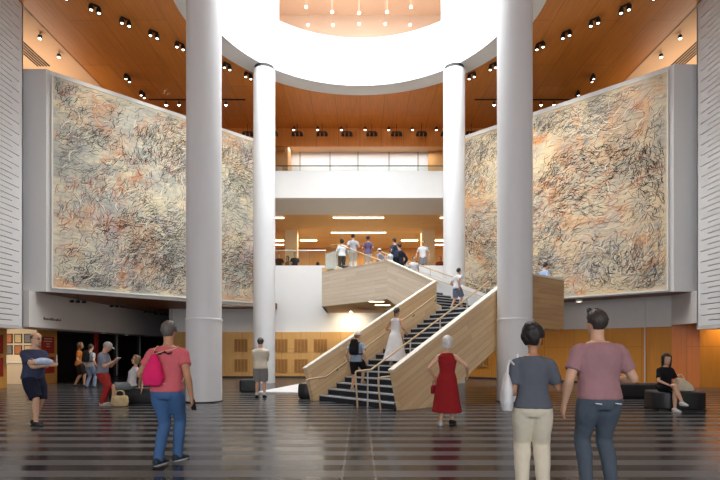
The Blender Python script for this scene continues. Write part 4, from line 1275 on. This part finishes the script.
        remeshed('hair', b, HM, o, .007 if voxel < .012 else .010, 2, .016 if st_ in ('bob', 'bun', 'curly') else .004, 5)
        if st_ == 'cap':
            cc = hair[2]; b = NB(); rs = []
            for th in (88, 75, 60, 45, 30, 15, 4):
                t_ = R(th); rs.append(ring(hd(0, -.02, .62+.46*math.cos(t_)), hx*(.415*math.sin(t_)*hh), hyv*(.50*math.sin(t_)*hh), 20))
            loft(b, rs)
            cp = mesh_obj('cap', b, fabric('cap_%d_%d' % (int(cc[0]*255), int(cc[2]*255)), cc), o, True)
            b = NB()
            vs = []
            outl = [hd(x, y, z) for x, y, z in ((-.34, .30, .64), (-.30, .62, .58), (-.12, .78, .57), (.12, .78, .57), (.30, .62, .58), (.34, .30, .64))]
            extr(b, outl, hz*(.03*hh)); mesh_obj('brim', b, fabric('cap_%d_%d' % (int(cc[0]*255), int(cc[2]*255)), cc), cp)
    q.hd, q.hm, q.hh, q.s, q.pel, q.up, q.rt, q.fw, q.SK = hd, hm, hh, s, pel, up, rt, fw, SK
    return q

def world_thing(name, label, cat, q, lp):
    """a thing held by a person: its Empty sits at local point lp of the figure"""
    w = q.M @ V(lp); t = thing(name, label, cat, w, q.o.rotation_euler.z); return t

def backpack(q, label, col, key, h=.27, name='backpack', straps=True, up0=.07):
    s = q.s; c = q.pel+q.up*((up0+h/2)*s)-q.fw*(.125*s)
    t = world_thing(name, label, 'backpack', q, c)
    m = fabric(key, col); b = NB()
    loft(b, [ring(q.up*(z*s), q.rt*(w*s), q.fw*(d*s), 18, 3) for z, w, d in ((-h/2, .05, .03), (-h/2+.01, .075, .050), (-h*.25, .082, .062), (h*.1, .078, .056), (h*.35, .068, .044), (h*.48, .045, .028), (h*.5, .02, .012))])
    mesh_obj('pack', b, m, t, True)
    b = NB(); loft(b, [ring(q.up*(z*s)-q.fw*(.05*s), q.rt*(w*s), q.fw*(d*s), 14, 3) for z, w, d in ((-h*.42, .04, .012), (-h*.38, .058, .026), (-h*.1, .058, .024), (0, .05, .01))]); mesh_obj('front_pocket', b, m, t, True)
    if straps:
        for sd in (-1, 1):
            sh = q.shd[0 if sd < 0 else 1]
            A = q.pel+q.up*(.262*s)+q.rt*(sd*.055*s)
            pts = [A-q.fw*(.075*s)-q.up*(.01*s)-c, A+q.up*(.034*s)-q.fw*(.01*s)-c, A+q.fw*(.066*s)-q.up*(.03*s)-c, q.pel+q.up*(.17*s)+q.rt*(sd*.085*s)+q.fw*(.072*s)-c, q.pel+q.up*(.10*s)+q.rt*(sd*.105*s)-c, q.pel+q.up*(.09*s)+q.rt*(sd*.06*s)-q.fw*(.09*s)-c]
            b = NB(); stube(b, pts, .011*s, 4, 8); mesh_obj('strap', b, m, t, True)
    return t

def handy(q, i, name, label, cat, size, col, key, off=(0, 0, 0)):
    """small slab held in hand i"""
    e, w = q.el[i], q.wr[i]; d = (w-e).normalized()
    p = w+d*(.065*q.s)+V(off)
    t = world_thing(name, label, cat, q, p)
    b = NB(); box(b, (0, 0, 0), size, d.to_track_quat('Y', 'Z').to_matrix(), min(size)*.3); mesh_obj('case', b, paint(key, col, .3), t)
    b = NB(); box(b, d.to_track_quat('Y', 'Z').to_matrix() @ V((0, 0, size[2]*.52)), (size[0]*.9, size[1]*.92, size[2]*.06), d.to_track_quat('Y', 'Z').to_matrix()); mesh_obj('screen', b, paint('phone_screen', (.02, .02, .025), .1), t)
    return t

SL, SR = ((-.05, -.06), (.055, .08))
# 1 the man in mauve, near right
q = person('broad man seen from behind in mauve T-shirt and slate trousers, sunglasses on his head', (2.36, 5.12, 0), 3, 1.80, 'm', 'light', ('short', (.040, .030, .025)), (2, 0), (4, 4), ((-.062, .01), (.068, -.02)), (6, -8),
           ((-.18, .03, .485), (.15, .14, .61)), ((-.5, -.8, 0), (.5, -.9, -.3)), curl=(.45, .6), girth=1.12, shld=1.10,
           top=('tee', lin(166, 126, 130), 'tee_mauve', .66, -.01, 1.06), bottom=('trousers', lin(84, 94, 106), 'chino_slate', .98), shoes=(.05, .05, .05), voxel=.0085, drop=.004)
t = world_thing('sunglasses', "dark sunglasses pushed up on the mauve-shirted man's head", 'sunglasses', q, q.hd(0, .2, 1.0))
c0 = q.hd(0, .2, 1.0)
for sd in (-1, 1):
    b = NB(); ell(b, q.hd(sd*.16, .26, .99)-c0, .13*q.hh, .05*q.hh, .10*q.hh, q.hm, 12, 8); mesh_obj('lens', b, paint('sunglass', (.01, .01, .012), .1), t, True)
    b = NB(); tube(b, [q.hd(sd*.29, .2, .95)-c0, q.hd(sd*.39, -.05, .80)-c0, q.hd(sd*.37, -.25, .62)-c0], .022*q.hh, 6); mesh_obj('temple', b, BLACK, t, True)
b = NB(); tube(b, [q.hd(-.06, .28, 1.01)-c0, q.hd(.06, .28, 1.01)-c0], .02*q.hh, 6); mesh_obj('bridge', b, BLACK, t)
for xx in (-.052, .056):
    b = NB(); c_ = q.pel+V((xx*q.s, -.0868*q.s*1.12, -.028*q.s)); box(b, c_, (.06, .02, .009), Matrix.Rotation(R(6), 3, 'Y')); mesh_obj('pocket_trim', b, paint('trim_white', (.75, .75, .75), .6), q.o)
# 2 the woman in grey
q = person('dark-haired woman seen from behind in slate grey T-shirt and wide cream trousers', (1.72, 5.16, 0), -14, 1.66, 'f', 'tan', ('bun', (.018, .013, .012)), (1, 0), (-24, 3), ((-.06, 0), (.06, -.02)), (4, -6),
           ((-.085, .12, .58), (.15, .20, .63)), ((-.2, -1, 0), (.12, -1, -.4)), ((1, 0, 0), (0, .3, 1)), curl=(.5, .25), girth=1.0, shld=1.04,
           top=('tee', lin(96, 100, 110), 'tee_slate', .74, -.015, 1.15), bottom=('trousers', lin(226, 216, 194), 'trouser_cream', 1.14), shoes=lin(200, 190, 170), voxel=.0085)
sh = q.pel+q.up*(.275*q.s)-q.rt*(.085*q.s)
bc = q.pel+V((-.150*q.s, -.045*q.s, .085*q.s))
t = world_thing('tote_bag', 'white cloth tote bag hanging from the shoulder of the woman in slate grey', 'bag', q, bc)
b = NB(); loft(b, [ring(V((0, 0, z)), V((w_, 0, 0)), V((0, d_, 0)), 18, 2.6) for z, w_, d_ in ((-.20, .02, .06), (-.19, .045, .12), (-.10, .062, .15), (.02, .055, .145), (.12, .035, .12), (.18, .018, .09))])
remeshed('bag_body', b, fabric('tote_white', (.78, .78, .78)), t, .009, 2, .008, 4)
for dy in (-.06, .06):
    b = NB(); stube(b, [V((0, dy, .16)), V((.02, dy*.8, .30)), sh-bc+V((-.02, dy*.5, -.06)), sh-bc+V((.0, dy*.3, .055)), ], .011, 4, 8); mesh_obj('handle', b, fabric('tote_white', (.78, .78, .78)), t, True)
# 3 the man in pink
q = person('tall man walking away in pink T-shirt and blue jeans', (-2.40, 6.45, 0), -6, 1.78, 'm', 'tan', ('short', (.12, .105, .095)), (3, 0), (6, 0), ((-.035, -.06), (.03, .10)), (-6, -14),
           ((-.15, .12, .545), (.185, -.02, .475)), ((-.7, -.8, 0), (.5, -1, 0)), curl=(.5, .8), girth=1.06, shld=1.06,
           top=('tee', lin(208, 104, 112), 'tee_pink', .55, -.015, 1.08), bottom=('trousers', lin(72, 106, 150), 'jeans_blue', .98), shoes=lin(44, 56, 66), voxel=.009)
b = NB(); rr = random.Random(4)
for k in range(14):
    x = -.065+k*.0100; hh_ = rr.uniform(.008, .018)
    c_ = q.pel+q.up*((.252+.006*math.sin(k))*q.s)+q.rt*(x*q.s)-q.fw*(.0745*q.s*1.06+.014)
    box(b, c_, (.008, .02, hh_*1.6), Matrix.Rotation(rr.uniform(-.6, .6), 3, 'Y'))
mesh_obj('shirt_lettering', b, fabric('print_dark_red', lin(70, 34, 38)), q.top)
c = q.pel+q.up*(.135*q.s)-q.fw*(.105*q.s)-q.rt*(.055*q.s)
t = world_thing('drawstring_bag', "bright pink drawstring bag on the pink-shirted man's back", 'bag', q, c)
b = NB(); loft(b, [ring(V((.004*k, 0, z)), V((w_, 0, 0)), V((0, d_, 0)), 18, 2.4) for k, (z, w_, d_) in enumerate(((-.20, .04, .03), (-.185, .11, .07), (-.10, .135, .085), (0, .115, .075), (.10, .07, .05), (.17, .035, .03), (.20, .022, .02)))])
remeshed('bag_body', b, fabric('bag_pink', lin(226, 42, 106)), t, .009, 2, .008, 9)
for sd, ex in ((-1, -.06), (1, .02)):
    A = q.pel+q.up*(.27*q.s)+q.rt*(sd*.07*q.s)-c
    b = NB(); stube(b, [V((0, 0, .19)), A-q.fw*(.05*q.s)+q.up*(.012*q.s), A+q.up*(.03*q.s), A+q.fw*(.06*q.s)-q.up*(.04*q.s), q.pel+q.up*(.06*q.s)+q.rt*(sd*.112*q.s)-c, V((sd*.09, .01, -.17))], .006, 5, 6); mesh_obj('cord', b, fabric('cord_pale', lin(216, 190, 150)), t, True)
handy(q, 1, 'phone', 'black phone in the hanging hand of the man in pink', 'phone', (.07, .14, .012), (.015, .015, .016), 'phone_black')
# 4 the man in blue, far left
q = person('bald man in navy T-shirt and navy shorts walking with folded arms near the shop doorway', (-6.15, 9.75, 0), -112, 1.76, 'm', 'light', ('fringe', (.10, .085, .075)), (3, 0), (8, -2), ((-.05, -.05), (.05, .11)), (4, -4),
           ((.075, .15, .665), (-.055, .165, .645)), ((-1, -.1, -.5), (1, -.1, -.5)), ((0, -1, 0), (0, -1, 0)), curl=(.5, .5), girth=1.1, shld=1.05,
           top=('tee', lin(62, 68, 92), 'tee_navy', .62, -.02, 1.12), bottom=('shorts', lin(30, 33, 50), 'shorts_navy', 1.15), shoes=lin(40, 40, 44), voxel=.010)
t = world_thing('folded_jacket', 'pale blue and white jacket folded over the arms of the man in navy', 'jacket', q, (0, .155*q.s, .67*q.s))
b = NB(); loft(b, [ring(V((x, 0, z)), V((0, .06, 0)), V((0, 0, h_)), 14, 2.5) for x, z, h_ in ((-.17, .0, .02), (-.15, .01, .06), (-.05, .02, .075), (.06, .03, .07), (.15, .02, .05), (.18, .01, .02))])
remeshed('cloth', b, fabric('jacket_pale', lin(186, 200, 222)), t, .010, 2, .01, 5)
b = NB(); stube(b, [q.hd(-.30, .20, .52), q.hd(-.22, .40, .51), q.hd(0, .44, .53), q.hd(.22, .40, .51), q.hd(.30, .20, .52)], .012*q.hh, 3, 6)
for sd in (-1, 1): ell(b, q.hd(sd*.15, .425, .49), .09*q.hh, .015*q.hh, .06*q.hh, q.hm, 10, 6)
mesh_obj('glasses', b, BLACK, q.o, True)
# 5 the man in red trousers
q = person('older man in grey cap, grey shirt and red trousers looking down at his phone', (-6.66, 13.4, 0), -84, 1.66, 'm', 'light', ('cap', (.35, .34, .33), lin(176, 176, 172)), (5, 0), (0, -24), ((-.055, -.01), (.055, .015)), (6, -8),
           ((-.045, .18, .675), (.055, .175, .68)), ((-.6, -.8, -.7), (.6, -.8, -.7)), ((.3, 0, 1), (-.3, 0, 1)), curl=(.9, .7), girth=1.12,
           top=('tee', lin(134, 138, 152), 'tee_greyblue', .75, -.02, 1.1), bottom=('trousers', lin(166, 52, 46), 'trousers_red', 1.12), shoes=lin(206, 200, 190), voxel=.010)
handy(q, 0, 'phone', 'small pale phone held up by the man in red trousers', 'phone', (.075, .14, .012), lin(200, 200, 205), 'phone_pale', (.04, .02, .02))
# 6 woman sitting on the left ottoman
q = person('woman in white T-shirt, grey shorts and sunglasses sitting back on the black ottoman', (-6.03, 13.62, 0), 122, 1.66, 'f', 'light', ('bob', (.26, .17, .085)), (-14, 0), (10, 12), ((-.07, .27), (.03, .24)), (0, 6),
           ((-.17, -.14, .265), (.17, -.15, .262)), ((-.4, -1, .2), (.4, -1, .2)), ((0, 0, -1), (0, 0, -1)), curl=(.2, .2), sit=.40,
           top=('tee', lin(212, 212, 214), 'tee_white_warm', .6, -.01, 1.1), bottom=('shorts', lin(120, 128, 130), 'shorts_grey', 1.05), shoes=lin(170, 150, 120), voxel=.010, knees=((0, .3, 1), (0, .3, 1)))
b = NB()
for sd in (-1, 1): ell(b, q.hd(sd*.15, .42, .50), .12*q.hh, .03*q.hh, .085*q.hh, q.hm, 12, 8); tube(b, [q.hd(sd*.26, .36, .52), q.hd(sd*.36, .02, .50)], .02*q.hh, 6)
mesh_obj('sunglasses', b, paint('sunglass', (.01, .01, .012), .1), q.o, True)
t = thing('straw_bag', 'pale straw bag on the floor by the seated woman in white', 'bag', (at(119, 0, 13.05).x, 13.1, 0), R(12))
b = NB(); loft(b, [ring(V((0, 0, z)), V((w_, 0, 0)), V((0, d_, 0)), 20, 2.6) for z, w_, d_ in ((0.001, .14, .09), (.02, .19, .12), (.12, .215, .13), (.22, .20, .11), (.27, .17, .08))])
remeshed('bag_body', b, fabric('straw', lin(206, 184, 140), .9, .3, .8), t, .010, 1, .008, 2)
for dy in (-.05, .05):
    b = NB(); stube(b, [(-.10, dy, .25), (-.09, dy, .36), (0, dy, .40), (.09, dy, .36), (.10, dy, .25)], .009, 4, 8); mesh_obj('handle', b, fabric('straw', lin(206, 184, 140)), t, True)
# 7 visitor with black backpack inside the shop front
q = person('visitor in pale shirt and light jeans with a black backpack, before the dark shop front', (at(90, 0, 19.6).x, 19.6, 0), -18, 1.66, 'm', 'light', ('short', (.03, .025, .02)), (2, 0), (0, 0), SL+() if 0 else ((-.05, -.05), (.06, .06)), (0, 0),
           ((-.19, .05, .52), (.17, .03, .50)), top=('tee', lin(170, 168, 166), 'tee_pale', .6), bottom=('trousers', lin(134, 150, 172), 'jeans_light', 1.0), voxel=.012)
backpack(q, 'black backpack worn by the visitor at the dark shop front', (.012, .012, .014), 'pack_black')
q = person('visitor in orange top and dark shorts standing in the dark shop front', (at(79, 0, 20.2).x, 20.2, 0), -60, 1.74, 'f', 'tan', ('long', (.14, .07, .03)), (2, 0), (0, 0), ((-.05, -.08), (.06, .10)), (0, 0),
           ((-.15, .1, .55), (.15, .08, .52)), top=('tee', lin(196, 112, 40), 'top_orange', .6), bottom=('shorts', lin(44, 36, 34), 'shorts_dark', 1.0), voxel=.012)
# 8 cream shirt man
q = person('man in cream shirt and grey shorts standing with folded arms beside the far left column', (-2.96, 15.4, 0), 4, 1.80, 'm', 'light', ('short', (.035, .03, .026)), (2, 0), (6, -4), ((-.06, 0), (.06, .01)), (8, -8),
           ((.05, .14, .68), (-.05, .155, .665)), ((-1, -.3, -.5), (1, -.3, -.5)), ((0, -1, 0), (0, -1, 0)), girth=1.06, shld=1.04,
           top=('shirt', lin(216, 208, 190), 'shirt_cream', 1.35, -.03, 1.15), bottom=('shorts', lin(146, 144, 142), 'shorts_stone', 1.15), shoes=lin(30, 30, 32), voxel=.011)
for i in (0, 1):
    b = NB(); a = q.ank[i]; tube(b, [a-V((0, 0, .02)), a+V((0, 0, .09))], [.024*q.s, .025*q.s], 12); mesh_obj('sock', b, fabric('sock_white', (.7, .7, .7)), q.o, True)
# 9 red dress
q = person('white-haired woman in long red sleeveless dress walking past the stairs', (at(447, 0, 9.85).x, 9.85, 0), -28, 1.68, 'f', 'light', ('bob', (.72, .70, .67)), (2, 0), (14, 0), ((-.04, -.10), (.04, .05)), (20, -4),
           ((-.165, .03, .535), (.205, .10, .565)), ((-.6, -1, 0), (.8, -.6, 0)), curl=(.6, .4), girth=1.06, shld=1.04,
           top=('dress', lin(156, 38, 42), 'dress_red', 0, -.375, 1.1, .16), shoes=(lin(206, 204, 200), lin(36, 30, 30)), voxel=.009)
b_ = q.wr[0]+V((0, .0, -.10))
t = world_thing('handbag', "dark red handbag in the left hand of the woman in the red dress", 'bag', q, b_+V((0, 0, -.13)))
b = NB(); loft(b, [ring(V((0, 0, z)), V((w_, 0, 0)), V((0, d_, 0)), 16, 3) for z, w_, d_ in ((-.09, .04, .09), (-.08, .05, .11), (.04, .045, .105), (.07, .03, .08))]); mesh_obj('bag_body', b, fabric('bag_red', lin(140, 30, 40)), t, True)
b = NB(); stube(b, [(0, -.07, .06), (0, -.05, .14), (0, .05, .14), (0, .07, .06)], .008, 4, 8); mesh_obj('handle', b, fabric('bag_red', lin(140, 30, 40)), t, True)
# 10 the climber with the backpack
def on1(u, v): 
    k = min(NST, max(0, math.floor((u-UF)/TRD)+1)) if u > UF else 0
    p = S(u, v, 0); return (p.x, p.y, RISE*k+.005)
ST = -50.3
q = person('climber in blue-grey shirt, black shorts and pale cap on the lower steps', on1(UF+.47, -10.95), -22, 1.60, 'm', 'light', ('cap', (.25, .18, .10), lin(226, 214, 196)), (6, 0), (0, 0), ((-.05, -.06), (.05, .16, RISE/1.6)), (0, 0),
           ((-.17, .06, .50), (.16, .04, .50)), top=('tee', lin(150, 166, 186), 'tee_bluegrey', .6), bottom=('shorts', lin(26, 27, 32), 'shorts_black', 1.2), shoes=lin(190, 170, 150), voxel=.010)
backpack(q, 'black backpack on the climber at the foot of the stairs', (.012, .013, .016), 'pack_black', .27)
# 11 white dress
q = person('woman in long white dress with a dark ponytail climbing the stairs', on1(UF+1.75, -10.75), -36, 1.66, 'f', 'tan', ('pony', (.045, .028, .018)), (5, 0), (4, -3), ((-.045, -.06), (.045, .10, RISE/1.66)), (0, 0),
           ((-.15, .14, .60), (.16, .09, .56)), girth=.98, top=('dress', lin(236, 236, 236), 'dress_white', 0, -.445, 1.0, .26), shoes=lin(200, 170, 140), voxel=.009)
# 12 blue shorts at the landing
q = person('boy in white top and blue-grey shorts stepping onto the stair landing', (3.22, 17.2, LZ+.005), -58, 1.36, 'm', 'light', ('short', (.03, .025, .02)), (8, 0), (20, 0), ((-.05, -.12), (.05, .10)), (0, 0),
           ((-.17, .10, .56), (.16, -.08, .52)), top=('tee', lin(226, 228, 232), 'tee_white', .6), bottom=('shorts', lin(116, 128, 148), 'shorts_bluegrey', 1.2), shoes=lin(210, 210, 210), voxel=.011)
# 13 the person behind the landing parapet
pz = at(547, 0, 17.6)
q = person('visitor in light blue shirt behind the oak landing parapet at the right', (5.98, 16.95, LZ+.005), -70, 1.50, 'm', 'light', ('short', (.05, .04, .03)), (10, 0), (10, -6), None, (0, 0),
           ((-.12, .15, .62), (.12, .15, .62)), top=('tee', lin(166, 188, 222), 'tee_skyblue', .6), bottom=('trousers', lin(60, 64, 76), 'jeans_dark', 1.0), voxel=.012)
# 14 seated woman on the right
q = person('dark-haired woman in black sitting with crossed legs on the rounded ottoman', (7.22, 12.28, 0), 184, 1.64, 'f', 'light', ('curly', (.016, .012, .011), -.6), (4, 0), (-6, -8), ((.015, .24), (-.02, .34, .10)), (6, 0),
           ((-.05, .17, .36), (.06, .19, .37)), ((-.8, -.6, 0), (.8, -.6, 0)), ((.3, 0, 1), (-.3, 0, 1)), curl=(.8, .8), sit=.44, 
           top=('tee', lin(28, 27, 30), 'tee_black', .75, -.01, 1.05), bottom=('skirt', lin(30, 29, 32), 'skirt_black', 1.0), shoes=lin(206, 204, 200), voxel=.010, knees=((0, .25, 1), (0, .3, 1)))
handy(q, 0, 'phone', 'pale phone in the hands of the seated woman in black', 'phone', (.075, .14, .012), lin(206, 206, 208), 'phone_pale', (.03, .02, .02))
t = thing('shoulder_bag', 'large cream cloth bag on the ottoman beside the seated woman in black', 'bag', (7.64, 12.25, .443), R(-10))
b = NB(); loft(b, [ring(V((x_, 0, z)), V((w_, 0, 0)), V((0, d_, 0)), 20, 2.4) for x_, z, w_, d_ in ((0, 0.002, .19, .11), (0, .03, .24, .15), (-.02, .14, .22, .14), (-.05, .24, .15, .10), (-.07, .31, .07, .05))])
remeshed('bag_body', b, fabric('bag_cream', lin(206, 194, 170), .9, .2, .7), t, .010, 2, .014, 6)
b = NB(); stube(b, [(-.14, -.02, .24), (-.16, -.05, .36), (-.05, -.04, .40), (.04, -.02, .26)], .011, 5, 8); mesh_obj('handle', b, fabric('bag_cream', lin(206, 194, 170)), t, True)

# people on the second flight and on the second floor
def on2(px, u, dz=.005):
    k = (px-360)/F                                   # solve for s on the row u under pixel px
    a = U*u
    s = (a.x-k*a.y)/(W.x-k*W.y); s = -(-s); p = S(u, -s if False else 0)
    # x = a.x + v*W.x ; y = a.y + v*W.y ; x = k*y
    v = (k*a.y-a.x)/(W.x-k*W.y); p = S(u, v)
    kk = min(N2, max(0, math.floor((-v-s0)/T2)+1)); return (p.x, p.y, LZ+R2*kk+dz)
UPW = 39.8
def easy(label, loc, yaw, H, sex, skn, hair, topc, tkey, bot, bc, bkey, hands=None, kind='tee', slv=.6, feet=None, lean=(2, 0), head=(0, 0), voxel=.014, shoes=(.05, .05, .05)):
    return person(label, loc, yaw, H, sex, skn, hair, lean, head, feet, (4, -4), hands, top=(kind, topc, tkey, slv), bottom=(bot, bc, bkey, 1.05), voxel=voxel, shoes=shoes)
BK, BR = (.02, .016, .014), (.07, .045, .03)
W1, D1 = lin(228, 228, 230), lin(44, 48, 60)
easy('woman in white shirt and dark trousers at the left end of the stair head', (at(342, 0, 24.7).x, 24.7, BZ+.005), 10, 1.66, 'f', 'tan', ('bob', BK), W1, 'tee_white', 'trousers', lin(70, 58, 50), 'trousers_brown', kind='shirt', slv=1.6)
easy('visitor in grey top and pale trousers beside the woman in white, stair head', (at(353, 0, 24.1).x, 24.1, BZ+.005), 0, 1.76, 'm', 'tan', ('short', BK), lin(168, 168, 174), 'tee_grey', 'trousers', lin(214, 212, 208), 'trousers_pale')
easy('visitor in purple patterned top at the stair head above the timber parapet', (at(368, 0, 24.3).x, 24.3, BZ+.005), -10, 1.72, 'f', 'tan', ('short', BK), lin(96, 84, 116), 'top_purple', 'trousers', lin(206, 200, 196), 'trousers_pale2')
easy('child in white cap and white top on the upper stair flight', on2(380, 14.6), UPW, 1.28, 'm', 'light', ('cap', BR, lin(232, 232, 230)), lin(150, 156, 168), 'tee_greyblue2', 'shorts', lin(220, 220, 222), 'shorts_white')
easy('small child in white top beside the dark-clad pair on the upper flight', on2(390.5, 15.3), UPW+180, 1.20, 'f', 'light', ('bob', BR), W1, 'tee_white', 'skirt' if 0 else 'shorts', lin(190, 190, 196), 'shorts_pale')
easy('visitor in dark suit jacket on the upper flight, front one of the dark pair', on2(400, 14.8), UPW, 1.70, 'm', 'light', ('short', BK), D1, 'jacket_dark', 'trousers', lin(34, 36, 44), 'trousers_dark', kind='jacket', slv=1.85)
easy('visitor in dark blue top on the upper flight, behind the dark jacket', on2(395, 15.6), UPW, 1.72, 'm', 'light', ('short', BK), lin(56, 66, 90), 'top_darkblue', 'trousers', lin(40, 44, 56), 'trousers_dark2', slv=1.7, kind='shirt')
easy('dark-haired child in white T-shirt low on the upper flight', on2(414, 14.6), UPW+150, 1.32, 'm', 'light', ('short', BK), W1, 'tee_white', 'shorts', lin(150, 160, 176), 'shorts_steel')
easy('man in white T-shirt and grey shorts before the right cream pillar', (at(423, 0, 28.0).x, 28.0, 5.505), 170, 1.88, 'm', 'light', ('short', BK), W1, 'tee_white', 'shorts', lin(120, 122, 128), 'shorts_slate', hands=((-.18, .03, .50), (.2, .02, .50)))
for k, (px, y, H, c, lab) in enumerate(((279, 31, 1.76, lin(70, 44, 36), 'visitor in dark brown top behind the glass guard, leftmost by the column'), (288, 31.6, 1.68, lin(150, 110, 60), 'visitor in ochre top before the left pillar'),
                                        (295, 30.6, 1.72, lin(40, 34, 34), 'visitor in black top before the left pillar, right of the ochre one'), (318, 33.5, 1.66, lin(36, 40, 40), 'lone visitor in dark top behind the glass guard'),
                                        (406, 32.5, 1.62, lin(110, 60, 40), 'distant visitor in rust top right of the dark pair'), (417, 33.0, 1.6, lin(90, 80, 74), 'distant visitor in taupe top left of the man in white'),
                                        (440, 31.4, 1.62, lin(130, 60, 44), 'visitor in brick-red top by the far right column'))):
    easy(lab, (at(px, 0, y).x, y, 5.505), (170, 150, 200, 20, 30, 190, 160)[k], H, 'mf'[k % 2], ('light', 'tan')[k % 2], (('short', 'long')[k % 2], BK), c, 'far_top_%d' % k, 'trousers', lin(50, 48, 52), 'far_trousers', voxel=.018)
easy('visitor in orange-brown top behind the third-floor rail by the right column', (at(431, 0, 28.9).x, 28.9, 10.105), 175, 1.3, 'f', 'light', ('long', BR), lin(190, 130, 96), 'far_top_tan', 'trousers', lin(80, 80, 84), 'far_trousers', voxel=.018)

bpy.data.scenes.remove(TMP)
